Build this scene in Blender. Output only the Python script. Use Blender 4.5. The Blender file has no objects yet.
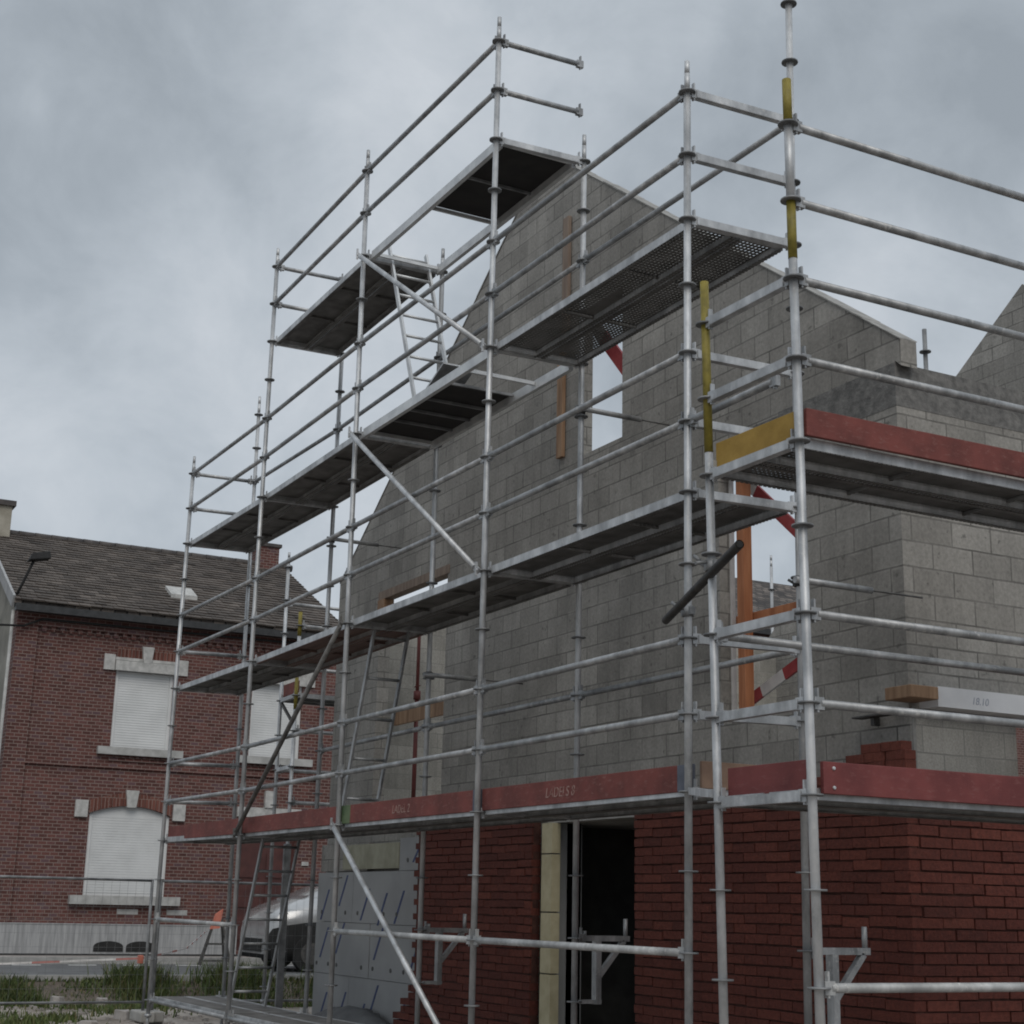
import bpy, bmesh, math, random
from mathutils import Vector, Matrix
random.seed(7)
R = math.radians
scene = bpy.context.scene
COL = scene.collection

# ------------------------------------------------------------------ helpers
MATS = {}
def nodes_of(name):
    m = bpy.data.materials.new(name); m.use_nodes = True
    nt = m.node_tree; b = nt.nodes['Principled BSDF']
    MATS[name] = m
    return m, nt, b
def N(nt, t, **kw):
    n = nt.nodes.new(t)
    for k, v in kw.items(): setattr(n, k, v)
    return n
def ramp(nt, fac, stops):
    r = N(nt, 'ShaderNodeValToRGB'); nt.links.new(fac, r.inputs[0])
    el = r.color_ramp.elements
    while len(el) < len(stops): el.new(0.5)
    for e, (p, c) in zip(el, stops):
        e.position = p; e.color = (c[0], c[1], c[2], 1) if not isinstance(c, (int, float)) else (c, c, c, 1)
    return r.outputs[0]
def mixc(nt, fac, a, b, mode='MIX'):
    m = N(nt, 'ShaderNodeMix', data_type='RGBA', blend_type=mode)
    for s, v in ((m.inputs[0], fac), (m.inputs[6], a), (m.inputs[7], b)):
        if isinstance(v, (int, float)): s.default_value = v
        elif isinstance(v, tuple): s.default_value = (v[0], v[1], v[2], 1)
        else: nt.links.new(v, s)
    return m.outputs[2]
def math_(nt, op, a, b=None):
    m = N(nt, 'ShaderNodeMath', operation=op)
    for i, v in enumerate((a, b)):
        if v is None: continue
        if isinstance(v, (int, float)): m.inputs[i].default_value = v
        else: nt.links.new(v, m.inputs[i])
    return m.outputs[0]
def noise(nt, vec, scale, detail=4, rough=0.55, dist=0.0):
    n = N(nt, 'ShaderNodeTexNoise'); n.inputs['Scale'].default_value = scale
    n.inputs['Detail'].default_value = detail; n.inputs['Roughness'].default_value = rough
    n.inputs['Distortion'].default_value = dist
    if vec is not None: nt.links.new(vec, n.inputs['Vector'])
    return n.outputs['Fac']
def objco(nt): return N(nt, 'ShaderNodeTexCoord').outputs['Object']
def bump(nt, b, h, strength=0.4, dist=0.01):
    n = N(nt, 'ShaderNodeBump'); n.inputs['Strength'].default_value = strength; n.inputs['Distance'].default_value = dist
    nt.links.new(h, n.inputs['Height']); nt.links.new(n.outputs[0], b.inputs['Normal'])
def scalev(nt, vec, s):
    m = N(nt, 'ShaderNodeVectorMath', operation='MULTIPLY'); nt.links.new(vec, m.inputs[0]); m.inputs[1].default_value = s
    return m.outputs[0]

def mat_noise(name, c1, c2, scale=6, rough=0.7, metal=0.0, bumpk=0.0, bscale=40, stops=(0.35, 0.65), streak=None):
    m, nt, b = nodes_of(name); o = objco(nt)
    f = noise(nt, o if not streak else scalev(nt, o, streak), scale)
    c = ramp(nt, f, [(stops[0], c1), (stops[1], c2)])
    nt.links.new(c, b.inputs['Base Color'])
    b.inputs['Roughness'].default_value = rough; b.inputs['Metallic'].default_value = metal
    if bumpk: bump(nt, b, noise(nt, o, bscale), bumpk, 0.01)
    return m

def wall_uv(nt):
    """metres along the wall and up it, whichever way the wall faces"""
    o = N(nt, 'ShaderNodeSeparateXYZ'); nt.links.new(objco(nt), o.inputs[0])
    g = N(nt, 'ShaderNodeNewGeometry'); s = N(nt, 'ShaderNodeSeparateXYZ'); nt.links.new(g.outputs['True Normal'], s.inputs[0])
    k = math_(nt, 'GREATER_THAN', math_(nt, 'ABSOLUTE', s.outputs[0]), 0.6)
    u = math_(nt, 'ADD', math_(nt, 'MULTIPLY', o.outputs[1], k), math_(nt, 'MULTIPLY', o.outputs[0], math_(nt, 'SUBTRACT', 1, k)))
    c = N(nt, 'ShaderNodeCombineXYZ'); nt.links.new(u, c.inputs[0]); nt.links.new(o.outputs[2], c.inputs[1])
    return c.outputs[0]
def mat_masonry(name, c1, c2, cm, bw, rh, mortar, rough=0.9, bumpk=0.5, stain=0.25, jointvar=0.5, smooth=0.2, odd=None, grain=60, streaks=0.0):
    m, nt, b = nodes_of(name)
    uv = wall_uv(nt); o = objco(nt)
    # slightly wandering joints
    wob = N(nt, 'ShaderNodeTexNoise'); wob.inputs['Scale'].default_value = 3.0; nt.links.new(uv, wob.inputs['Vector'])
    w1 = N(nt, 'ShaderNodeVectorMath', operation='MULTIPLY_ADD'); nt.links.new(wob.outputs['Color'], w1.inputs[0])
    w1.inputs[1].default_value = (bw*0.03, bw*0.03, 0); nt.links.new(uv, w1.inputs[2])
    br = N(nt, 'ShaderNodeTexBrick'); nt.links.new(w1.outputs[0], br.inputs['Vector'])
    br.inputs['Scale'].default_value = 1.0; br.inputs['Brick Width'].default_value = bw; br.inputs['Row Height'].default_value = rh
    br.inputs['Mortar Size'].default_value = mortar; br.inputs['Mortar Smooth'].default_value = smooth
    br.inputs['Color1'].default_value = (0, 0, 0, 1); br.inputs['Color2'].default_value = (1, 1, 1, 1); br.inputs['Mortar'].default_value = (0.5, 0.5, 0.5, 1)
    br.inputs['Bias'].default_value = 0.0
    if odd: stops = [(0.0, c1), (0.8, c2), (0.93, odd)]
    else: stops = [(0.0, c1), (1.0, c2)]
    base = ramp(nt, br.outputs['Color'], stops)
    fine = noise(nt, o, grain, 3, 0.7)
    base = mixc(nt, 0.38, base, ramp(nt, fine, [(0.3, 0.25), (0.7, 0.75)]), 'OVERLAY')
    big = noise(nt, o, 0.9, 5, 0.6, 0.5)
    base = mixc(nt, stain, base, ramp(nt, big, [(0.3, 0.15), (0.7, 0.8)]), 'OVERLAY')
    if streaks:
        st = noise(nt, scalev(nt, o, (3.5, 3.5, 0.35)), 2.5, 5, 0.65)
        base = mixc(nt, streaks, base, ramp(nt, st, [(0.35, 0.15), (0.6, 0.6)]), 'OVERLAY')
    # mortar smeared over the joints, chips and pits
    b2 = N(nt, 'ShaderNodeTexBrick'); nt.links.new(w1.outputs[0], b2.inputs['Vector'])
    for kk, vv in (('Scale', 1.0), ('Brick Width', bw), ('Row Height', rh), ('Mortar Size', mortar*4.0), ('Mortar Smooth', 1.0)): b2.inputs[kk].default_value = vv
    sm = math_(nt, 'MULTIPLY', b2.outputs['Fac'], ramp(nt, noise(nt, uv, 4.5, 5, .65), [(.50, 0.0), (.68, 0.55)]))
    base = mixc(nt, sm, base, (min(.9, c2[0]*1.3), min(.9, c2[1]*1.3), min(.9, c2[2]*1.3)))
    pit = noise(nt, o, grain*.35, 3, .6); base = mixc(nt, ramp(nt, pit, [(.64, 0.0), (.72, .6)]), base, (cm[0]*.9, cm[1]*.9, cm[2]*.9))
    # joints come and go
    jv = noise(nt, uv, 2.2, 4, 0.6)
    jf = math_(nt, 'MULTIPLY', br.outputs['Fac'], math_(nt, 'ADD', 1 - jointvar, math_(nt, 'MULTIPLY', math_(nt, 'SUBTRACT', jv, 0.3), jointvar * 2.2)))
    jn = N(nt, 'ShaderNodeClamp'); nt.links.new(jf, jn.inputs[0])
    col = mixc(nt, jn.outputs[0], base, cm)
    nt.links.new(col, b.inputs['Base Color']); b.inputs['Roughness'].default_value = rough
    h = math_(nt, 'ADD', math_(nt, 'MULTIPLY', br.outputs['Fac'], -1.0), math_(nt, 'MULTIPLY', fine, 0.35))
    bump(nt, b, h, bumpk, 0.008)
    return m

# ------------------------------------------------------------------ materials
def mat_zinc(name, c1, c2, spat, rough=0.5, metal=0.4, amt=0.5):
    m, nt, b = nodes_of(name); o = objco(nt)
    c = ramp(nt, noise(nt, scalev(nt, o, (1, 1, .5)), 8, 5, .65), [(.3, c1), (.7, c2)])
    dk = noise(nt, scalev(nt, o, (1, 1, .25)), 3.5, 4, .6); c = mixc(nt, .45, c, ramp(nt, dk, [(.35, .2), (.65, .7)]), 'OVERLAY')
    sp = noise(nt, o, 26, 5, .7); big = noise(nt, o, 1.7, 3, .5)
    k = math_(nt, 'MULTIPLY', ramp(nt, sp, [(.56, 0.0), (.66, 1.0)]), ramp(nt, big, [(.42, 0.0), (.62, amt)]))
    c = mixc(nt, k, c, spat); nt.links.new(c, b.inputs['Base Color'])
    r = math_(nt, 'ADD', rough, math_(nt, 'MULTIPLY', k, .35)); nt.links.new(r, b.inputs['Roughness']); b.inputs['Metallic'].default_value = metal
    bump(nt, b, sp, .25, .004)
mat_zinc('zinc', (0.33, 0.34, 0.35), (0.60, 0.61, 0.62), (0.66, 0.65, 0.62), .5, .5)
mat_zinc('zinc_rail', (0.20, 0.207, 0.213), (0.46, 0.465, 0.47), (0.60, 0.59, 0.57), .48, .55, amt=.75)
mat_zinc('zinc_splashed', (0.28, 0.285, 0.29), (0.52, 0.525, 0.52), (0.70, 0.69, 0.66), .6, .25, 1.0)
mat_noise('zinc_dull', (0.13, 0.135, 0.14), (0.27, 0.275, 0.28), 6, 0.6, 0.4, 0.1)
mat_noise('steel_dark', (0.05, 0.05, 0.05), (0.11, 0.105, 0.10), 14, 0.6, 0.3, 0.2)
mat_noise('steel_black', (0.018, 0.017, 0.016), (0.045, 0.04, 0.036), 12, 0.55, 0.2, 0.2)
mat_noise('brace_rusty', (0.085, 0.082, 0.078), (0.19, 0.185, 0.178), 8, 0.7, 0.2, 0.2)
mat_noise('paint_yellow', (0.13, 0.105, 0.012), (0.235, 0.19, 0.028), 14, 0.6, 0.0, 0.2, stops=(0.3, 0.6))
mat_noise('board_yellow', (0.25, 0.15, 0.022), (0.36, 0.225, 0.045), 5, 0.75, 0.0, 0.2, streak=(1, 6, 1))
def mat_board(name, c1, c2, worn):
    m, nt, b = nodes_of(name); o = objco(nt)
    f = noise(nt, o, 4, 5, 0.6); c = ramp(nt, f, [(0.35, c1), (0.65, c2)])
    sp = noise(nt, scalev(nt, o, (3, 3, 9)), 4, 6, 0.75)
    c = mixc(nt, ramp(nt, sp, [(0.54, 0.0), (0.74, 0.8)]), c, worn)
    nt.links.new(c, b.inputs['Base Color']); b.inputs['Roughness'].default_value = 0.75; bump(nt, b, sp, 0.25, 0.006)
mat_board('board_red', (0.110, 0.027, 0.022), (0.185, 0.046, 0.037), (0.25, 0.125, 0.105))
mat_board('board_red_fresh', (0.120, 0.026, 0.026), (0.175, 0.041, 0.039), (0.21, 0.085, 0.078))
mat_noise('board_brown', (0.16, 0.10, 0.07), (0.26, 0.17, 0.12), 5, 0.8)
mat_noise('paint_green', (0.06, 0.10, 0.045), (0.11, 0.15, 0.075), 8, 0.7)
mat_noise('paint_bluegrey', (0.065, 0.075, 0.10), (0.115, 0.125, 0.155), 8, 0.7)
mat_noise('chalk', (0.15, 0.05, 0.042), (0.30, 0.19, 0.165), 22, 0.9, stops=(0.34, 0.5))
mat_noise('deck_sheet', (0.10, 0.097, 0.092), (0.19, 0.185, 0.178), 5, 0.65, 0.3, 0.2)
mat_noise('deck_ply', (0.20, 0.19, 0.13), (0.33, 0.31, 0.22), 3, 0.8)
mat_noise('deck_dark_ply', (0.010, 0.009, 0.009), (0.02, 0.018, 0.017), 5, 0.8)
mat_noise('deck_wood', (0.12, 0.075, 0.065), (0.2, 0.13, 0.11), 5, 0.8, streak=(0.3, 4, 4))
mat_noise('aluminium', (0.52, 0.53, 0.54), (0.68, 0.69, 0.69), 6, 0.45, 0.5)
mat_noise('timber', (0.20, 0.115, 0.065), (0.32, 0.205, 0.125), 4, 0.8, 0, 0.15, streak=(4, 4, 0.5))
mat_noise('timber_grey', (0.17, 0.125, 0.098), (0.25, 0.195, 0.155), 4, 0.85, streak=(5, 5, 0.4))
mat_noise('timber_orange', (0.30, 0.105, 0.042), (0.43, 0.175, 0.08), 4, 0.75, streak=(5, 5, 0.5))
mat_noise('prop_red', (0.10, 0.022, 0.02), (0.15, 0.038, 0.033), 8, 0.6)
mat_noise('wrap_red', (0.30, 0.035, 0.04), (0.38, 0.06, 0.06), 8, 0.6)
mat_noise('tape_red', (0.38, 0.15, 0.13), (0.46, 0.2, 0.18), 8, 0.6)
mat_noise('wrap_white', (0.55, 0.53, 0.52), (0.7, 0.68, 0.66), 8, 0.7)
# perforated steel sheet: real round holes
m, nt, b = nodes_of('deck_perforated'); o = objco(nt)
nt.links.new(ramp(nt, noise(nt, o, 5), [(0.35, (0.11, 0.107, 0.102)), (0.65, (0.20, 0.196, 0.19))]), b.inputs['Base Color'])
b.inputs['Roughness'].default_value = 0.6; b.inputs['Metallic'].default_value = 0.3
fr = N(nt, 'ShaderNodeVectorMath', operation='FRACTION'); nt.links.new(scalev(nt, o, (25.0, 28.0, 0.0)), fr.inputs[0])
ds = N(nt, 'ShaderNodeVectorMath', operation='DISTANCE'); nt.links.new(fr.outputs[0], ds.inputs[0]); ds.inputs[1].default_value = (0.5, 0.5, 0)
hole = math_(nt, 'LESS_THAN', ds.outputs['Value'], 0.32)
tr = N(nt, 'ShaderNodeBsdfTransparent'); mx = N(nt, 'ShaderNodeMixShader')
nt.links.new(hole, mx.inputs[0]); nt.links.new(b.outputs[0], mx.inputs[1]); nt.links.new(tr.outputs[0], mx.inputs[2])
nt.links.new(mx.outputs[0], nt.nodes['Material Output'].inputs[0])

mat_masonry('block', (0.226, 0.215, 0.197), (0.292, 0.279, 0.257), (0.078, 0.074, 0.067), 0.40, 0.196, 0.0078, stain=0.40, jointvar=0.72, streaks=0.16, bumpk=0.4, grain=32)
mat_masonry('block_pale', (0.27, 0.26, 0.235), (0.36, 0.345, 0.315), (0.22, 0.215, 0.20), 0.40, 0.196, 0.006, stain=0.35, jointvar=0.5, streaks=0.2)
mat_masonry('house_brick', (0.070, 0.026, 0.022), (0.128, 0.050, 0.042), (0.215, 0.168, 0.15), 0.165, 0.068, 0.008, stain=0.30, jointvar=0.3, odd=(0.10, 0.055, 0.06), grain=30)
mat_masonry('rubbed_brick', (0.105, 0.036, 0.026), (0.165, 0.062, 0.046), (0.22, 0.17, 0.15), 0.073, 0.30, 0.006, stain=0.2, jointvar=0.2)
mat_noise('concrete_dark', (0.10, 0.098, 0.095), (0.185, 0.18, 0.172), 13, 0.95, 0, 0.9, 26, stops=(0.34, 0.66))
mat_noise('concrete', (0.27, 0.265, 0.25), (0.38, 0.37, 0.35), 3, 0.9, 0, 0.2)
mat_noise('mortar_cap', (0.20, 0.195, 0.185), (0.32, 0.315, 0.30), 8, 0.95, 0, 0.5, 20)
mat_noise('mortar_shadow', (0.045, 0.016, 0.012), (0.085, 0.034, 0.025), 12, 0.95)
m, nt, b = nodes_of('red_brick'); o = objco(nt)
at = N(nt, 'ShaderNodeAttribute', attribute_name='tone')
c = ramp(nt, at.outputs['Fac'], [(0.0, (0.070, 0.017, 0.012)), (0.55, (0.110, 0.027, 0.018)), (0.9, (0.150, 0.040, 0.026)), (1.0, (0.10, 0.034, 0.024))])
fn = noise(nt, o, 28, 5, 0.75)
c = mixc(nt, 0.6, c, ramp(nt, fn, [(0.3, 0.2), (0.7, 0.75)]), 'OVERLAY')
nt.links.new(c, b.inputs['Base Color']); b.inputs['Roughness'].default_value = 0.92; bump(nt, b, fn, 0.9, 0.012)
mat_noise('insulation_foil', (0.245, 0.248, 0.25), (0.315, 0.318, 0.32), 1.2, 0.6)
mat_noise('insulation_print', (0.030, 0.045, 0.13), (0.06, 0.08, 0.18), 10, 0.7)
mat_noise('insulation_yellow', (0.44, 0.39, 0.25), (0.54, 0.49, 0.33), 7, 0.85)
mat_noise('block_yellowish', (0.25, 0.245, 0.18), (0.36, 0.35, 0.27), 4, 0.9)
mat_noise('lintel_white', (0.58, 0.585, 0.60), (0.68, 0.685, 0.70), 3, 0.7)
mat_noise('ink_grey', (0.28, 0.30, 0.36), (0.36, 0.38, 0.43), 10, 0.8)
mat_noise('tarp', (0.055, 0.057, 0.06), (0.10, 0.105, 0.11), 5, 0.55)
mat_noise('shutter', (0.57, 0.58, 0.58), (0.65, 0.66, 0.66), 2, 0.5)
mat_noise('stone_white', (0.33, 0.33, 0.32), (0.48, 0.475, 0.46), 9, 0.85, 0, 0.3)
mat_noise('stone_sill', (0.30, 0.30, 0.29), (0.42, 0.42, 0.41), 6, 0.85)
mat_noise('plinth_stone', (0.24, 0.245, 0.25), (0.36, 0.365, 0.37), 3, 0.85, streak=(6, 6, 0.6))
mat_noise('grille_black', (0.012, 0.012, 0.012), (0.022, 0.022, 0.022), 8, 0.9)
mat_noise('gutter', (0.014, 0.015, 0.016), (0.03, 0.031, 0.033), 8, 0.5)
mat_noise('render_grey', (0.17, 0.165, 0.145), (0.26, 0.25, 0.22), 2, 0.95, 0, 0.3)
mat_noise('chimney_render', (0.27, 0.25, 0.205), (0.38, 0.355, 0.30), 3, 0.95)
mat_noise('door_red', (0.055, 0.017, 0.015), (0.085, 0.028, 0.024), 5, 0.6)
mat_noise('lamp_dark', (0.010, 0.010, 0.011), (0.02, 0.02, 0.02), 9, 0.9)
m, nt, b = nodes_of('roof_slate')
uvn = N(nt, 'ShaderNodeSeparateXYZ'); nt.links.new(objco(nt), uvn.inputs[0])
cx = N(nt, 'ShaderNodeCombineXYZ'); nt.links.new(uvn.outputs[1], cx.inputs[0]); nt.links.new(math_(nt, 'MULTIPLY', uvn.outputs[2], 2.0), cx.inputs[1])
wb = N(nt, 'ShaderNodeTexNoise'); wb.inputs['Scale'].default_value = 3.5; nt.links.new(cx.outputs[0], wb.inputs['Vector'])
wv = N(nt, 'ShaderNodeVectorMath', operation='MULTIPLY_ADD'); nt.links.new(wb.outputs['Color'], wv.inputs[0]); wv.inputs[1].default_value = (0.12, 0.12, 0); nt.links.new(cx.outputs[0], wv.inputs[2])
br = N(nt, 'ShaderNodeTexBrick'); nt.links.new(wv.outputs[0], br.inputs['Vector'])
br.inputs['Scale'].default_value = 1; br.inputs['Brick Width'].default_value = 0.26; br.inputs['Row Height'].default_value = 0.20; br.inputs['Mortar Size'].default_value = 0.022
br.inputs['Mortar Smooth'].default_value = 0.6
br.inputs['Color1'].default_value = (0, 0, 0, 1); br.inputs['Color2'].default_value = (1, 1, 1, 1); br.inputs['Mortar'].default_value = (0, 0, 0, 1)
c = ramp(nt, br.outputs['Color'], [(0.0, (0.030, 0.024, 0.021)), (0.5, (0.070, 0.057, 0.049)), (1.0, (0.150, 0.125, 0.108))])
c = mixc(nt, 0.5, c, ramp(nt, noise(nt, objco(nt), 1.3, 5), [(0.3, 0.2), (0.7, 0.75)]), 'OVERLAY')
c = mixc(nt, math_(nt, 'MULTIPLY', br.outputs['Fac'], 0.9), c, (0.018, 0.015, 0.014))
nt.links.new(c, b.inputs['Base Color']); b.inputs['Roughness'].default_value = 0.8
bump(nt, b, math_(nt, 'MULTIPLY', br.outputs['Fac'], -1.0), 0.8, 0.02)
m, nt, b = nodes_of('roof_tile'); o = objco(nt)
at = N(nt, 'ShaderNodeAttribute', attribute_name='tone')
c = ramp(nt, at.outputs['Fac'], [(0, (0.040, 0.032, 0.027)), (.5, (0.072, 0.059, 0.050)), (1, (0.115, 0.096, 0.083))])
c = mixc(nt, .5, c, ramp(nt, noise(nt, o, 1.1, 5, .6), [(.3, .22), (.7, .75)]), 'OVERLAY'); c = mixc(nt, .4, c, ramp(nt, noise(nt, o, 25, 4, .7), [(.3, .25), (.7, .75)]), 'OVERLAY')
nt.links.new(c, b.inputs['Base Color']); b.inputs['Roughness'].default_value = .85
mat_noise('ridge_tile', (0.05, 0.045, 0.045), (0.09, 0.08, 0.075), 5, 0.8)
# ground
m, nt, b = nodes_of('site_soil'); o = objco(nt)
a = noise(nt, o, 0.7, 6, 0.6, 0.4); f2 = noise(nt, o, 9, 6, 0.7)
c = ramp(nt, a, [(0.36, (0.12, 0.10, 0.08)), (0.5, (0.27, 0.235, 0.205)), (0.62, (0.36, 0.325, 0.29))])
sx = N(nt, 'ShaderNodeSeparateXYZ'); nt.links.new(o, sx.inputs[0])
top = N(nt, 'ShaderNodeMapRange', interpolation_type='SMOOTHSTEP'); nt.links.new(math_(nt, 'ADD', sx.outputs[0], math_(nt, 'MULTIPLY', a, 1.6)), top.inputs[0])
top.inputs[1].default_value = -3.3; top.inputs[2].default_value = -2.5; top.inputs[3].default_value = 1; top.inputs[4].default_value = 0
c = mixc(nt, math_(nt, 'MULTIPLY', top.outputs[0], .85), c, (0.085, 0.068, 0.052))     # dark topsoil on the bank
c = mixc(nt, 0.7, c, ramp(nt, f2, [(0.3, 0.2), (0.7, 0.75)]), 'OVERLAY')
nt.links.new(c, b.inputs['Base Color']); b.inputs['Roughness'].default_value = 0.95; bump(nt, b, f2, 0.7, 0.05)
mat_noise('asphalt', (0.085, 0.088, 0.092), (0.125, 0.128, 0.13), 2, 0.9, 0, 0.3, 120)
mat_masonry('paving', (0.26, 0.235, 0.22), (0.36, 0.33, 0.31), (0.14, 0.13, 0.12), 0.3, 0.3, 0.01)
mat_noise('kerb', (0.26, 0.26, 0.25), (0.36, 0.355, 0.345), 5, 0.9)
mat_noise('road_paint', (0.6, 0.6, 0.58), (0.72, 0.72, 0.7), 5, 0.8)
m, nt, b = nodes_of('grass_blade')
at = N(nt, 'ShaderNodeAttribute', attribute_name='tone')
nt.links.new(ramp(nt, at.outputs['Fac'], [(0, (0.030, 0.048, 0.013)), (0.55, (0.068, 0.100, 0.024)), (0.85, (0.11, 0.125, 0.04)), (1.0, (0.15, 0.12, 0.065))]), b.inputs['Base Color'])
b.inputs['Roughness'].default_value = 0.8
mat_noise('car_paint', (0.34, 0.343, 0.346), (0.42, 0.423, 0.426), 3, 0.22, 0.4); MATS['car_paint'].node_tree.nodes['Principled BSDF'].inputs['Coat Weight'].default_value = 0.6
mat_noise('car_glass', (0.30, 0.31, 0.32), (0.58, 0.59, 0.6), 1.6, 0.12, 0.6)  # pale base colour stands in for sky reflected in the glass
mat_noise('rubber', (0.012, 0.012, 0.012), (0.022, 0.022, 0.022), 8, 0.85)
mat_noise('chrome', (0.5, 0.5, 0.5), (0.6, 0.6, 0.6), 8, 0.25, 0.9)
mat_noise('headlight', (0.5, 0.52, 0.54), (0.65, 0.66, 0.68), 8, 0.15)
mat_noise('orange_plastic', (0.46, 0.13, 0.085), (0.60, 0.21, 0.15), 5, 0.6)
mat_noise('pale_stone', (0.24, 0.22, 0.205), (0.37, 0.345, 0.325), 6, 0.9, 0, 0.4)
mat_noise('interior_shade', (0.04, 0.039, 0.038), (0.07, 0.069, 0.066), 3, 0.95)  # darkness of the unlit room put into the partition wall colour

# ------------------------------------------------------------------ mesh builder
class MB:
    def __init__(s): s.bm = bmesh.new(); s.tone = s.bm.faces.layers.float.new('tone'); s.mi = 0; s.tv = 0.5
    def face(s, vs, smooth=False):
        try: f = s.bm.faces.new(vs)
        except ValueError: return None
        f.material_index = s.mi; f[s.tone] = s.tv; f.smooth = smooth
        return f
    def hexa(s, p):
        """p: 8 points, bottom ring 0-3 then top ring 4-7"""
        v = [s.bm.verts.new(q) for q in p]
        for a in ((3,2,1,0),(4,5,6,7),(0,1,5,4),(1,2,6,5),(2,3,7,6),(3,0,4,7)): s.face([v[i] for i in a])
        return s
    def box(s, x0, x1, y0, y1, z0, z1, M=None):
        p = [Vector(q) for q in ((x0,y0,z0),(x1,y0,z0),(x1,y1,z0),(x0,y1,z0),(x0,y0,z1),(x1,y0,z1),(x1,y1,z1),(x0,y1,z1))]
        if M: p = [M @ q for q in p]
        return s.hexa(p)
    def bar(s, a, b, w, h, up=(0,0,1)):
        a, b = Vector(a), Vector(b); d = (b-a).normalized(); up = Vector(up)
        sd = d.cross(up)
        if sd.length < 1e-4: sd = d.cross(Vector((1,0,0)))
        sd.normalize(); u = sd.cross(d)
        q = lambda P: [P - sd*w/2 - u*h/2, P + sd*w/2 - u*h/2, P + sd*w/2 + u*h/2, P - sd*w/2 + u*h/2]
        A, B = q(a), q(b)
        return s.hexa(A + B)
    def tube(s, a, b, r, n=12, r2=None, cap=True):
        a, b = Vector(a), Vector(b); d = (b-a).normalized()
        sd = d.cross(Vector((0,0,1)))
        if sd.length < 1e-3: sd = Vector((1,0,0))
        sd.normalize(); u = sd.cross(d); r2 = r if r2 is None else r2
        A, B = [], []
        for i in range(n):
            t = 2*math.pi*i/n; k = sd*math.cos(t) + u*math.sin(t)
            A.append(s.bm.verts.new(a + k*r)); B.append(s.bm.verts.new(b + k*r2))
        for i in range(n):
            j = (i+1) % n; s.face([A[i], A[j], B[j], B[i]], True)
        if cap: s.face(A[::-1]); s.face(B)
        return s
    def disc(s, c, r, h, n=16):
        return s.tube(Vector(c) - Vector((0,0,h/2)), Vector(c) + Vector((0,0,h/2)), r, n)
    def prism(s, pts, axis, a0, a1):
        """polygon pts (2-D) pushed along axis 'x' or 'y' or 'z'"""
        def P(u, v, a): return {'x': (a, u, v), 'y': (u, a, v), 'z': (u, v, a)}[axis]
        A = [s.bm.verts.new(P(u, v, a0)) for u, v in pts]; B = [s.bm.verts.new(P(u, v, a1)) for u, v in pts]
        n = len(pts)
        s.face(A[::-1]); s.face(B)
        for i in range(n): s.face([A[i], A[(i+1)%n], B[(i+1)%n], B[i]])
        return s
    def build(s, name, mats, parent=None, origin=None, bevel=0.0):
        bmesh.ops.recalc_face_normals(s.bm, faces=s.bm.faces[:])
        base = Vector(origin) if origin else (parent['_b'] if parent is not None else None)
        if base is None:
            zs = [v.co for v in s.bm.verts]; base = Vector((sum(v.x for v in zs)/len(zs), sum(v.y for v in zs)/len(zs), min(v.z for v in zs)))
        base = Vector(base)
        bmesh.ops.translate(s.bm, verts=s.bm.verts, vec=-base)
        me = bpy.data.meshes.new(name); s.bm.to_mesh(me); s.bm.free()
        for mm in ([mats] if isinstance(mats, str) else mats): me.materials.append(MATS[mm])
        o = bpy.data.objects.new(name, me); COL.objects.link(o)
        if parent is not None: o.parent = parent
        else: o.location = base
        o['_b'] = base
        if bevel:
            bv = o.modifiers.new('edge', 'BEVEL'); bv.width = bevel; bv.segments = 2; bv.limit_method = 'ANGLE'
        return o
def empty(name, loc):
    o = bpy.data.objects.new(name, None); COL.objects.link(o); o.location = loc; o['_b'] = Vector(loc); o.empty_display_size = 0.2
    return o
def tag(o, label=None, cat=None, group=None, kind=None):
    if label: o['label'] = label
    if cat: o['category'] = cat
    if group: o['group'] = group
    if kind: o['kind'] = kind
    return o

# ------------------------------------------------------------------ measures (metres; z = 0 at the lowest working deck)
GZ = -2.35                      # building-site ground
L, W = 3.0137, 0.9252           # bay length and scaffold width
RH = Vector((0.473, 0.881, 0)).normalized()
CO = {0:(-.034,.008,.003),1:(.011,.0019,-.012),2:(.003,-.0035,-.008),3:(-.005,.0018,-.007),4:(-.012,.0052,-.004)}
CI = {0:(-.005,-.0037,.023),1:(.004,.0042,.001),2:(-.001,-.0012,.015),3:(.002,.001,.016),4:(-.003,.006,.015)}
def nd(row, i, k, dz=0.0):
    c = (CO if row == 'o' else CI)[i]; z = 0.5*k
    p = Vector((L*i, 0 if row == 'o' else W, z)) + RH*(c[0] + c[1]*z)
    p.z += c[2] + dz
    return p
TR, RR = 0.0262, 0.0255

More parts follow.
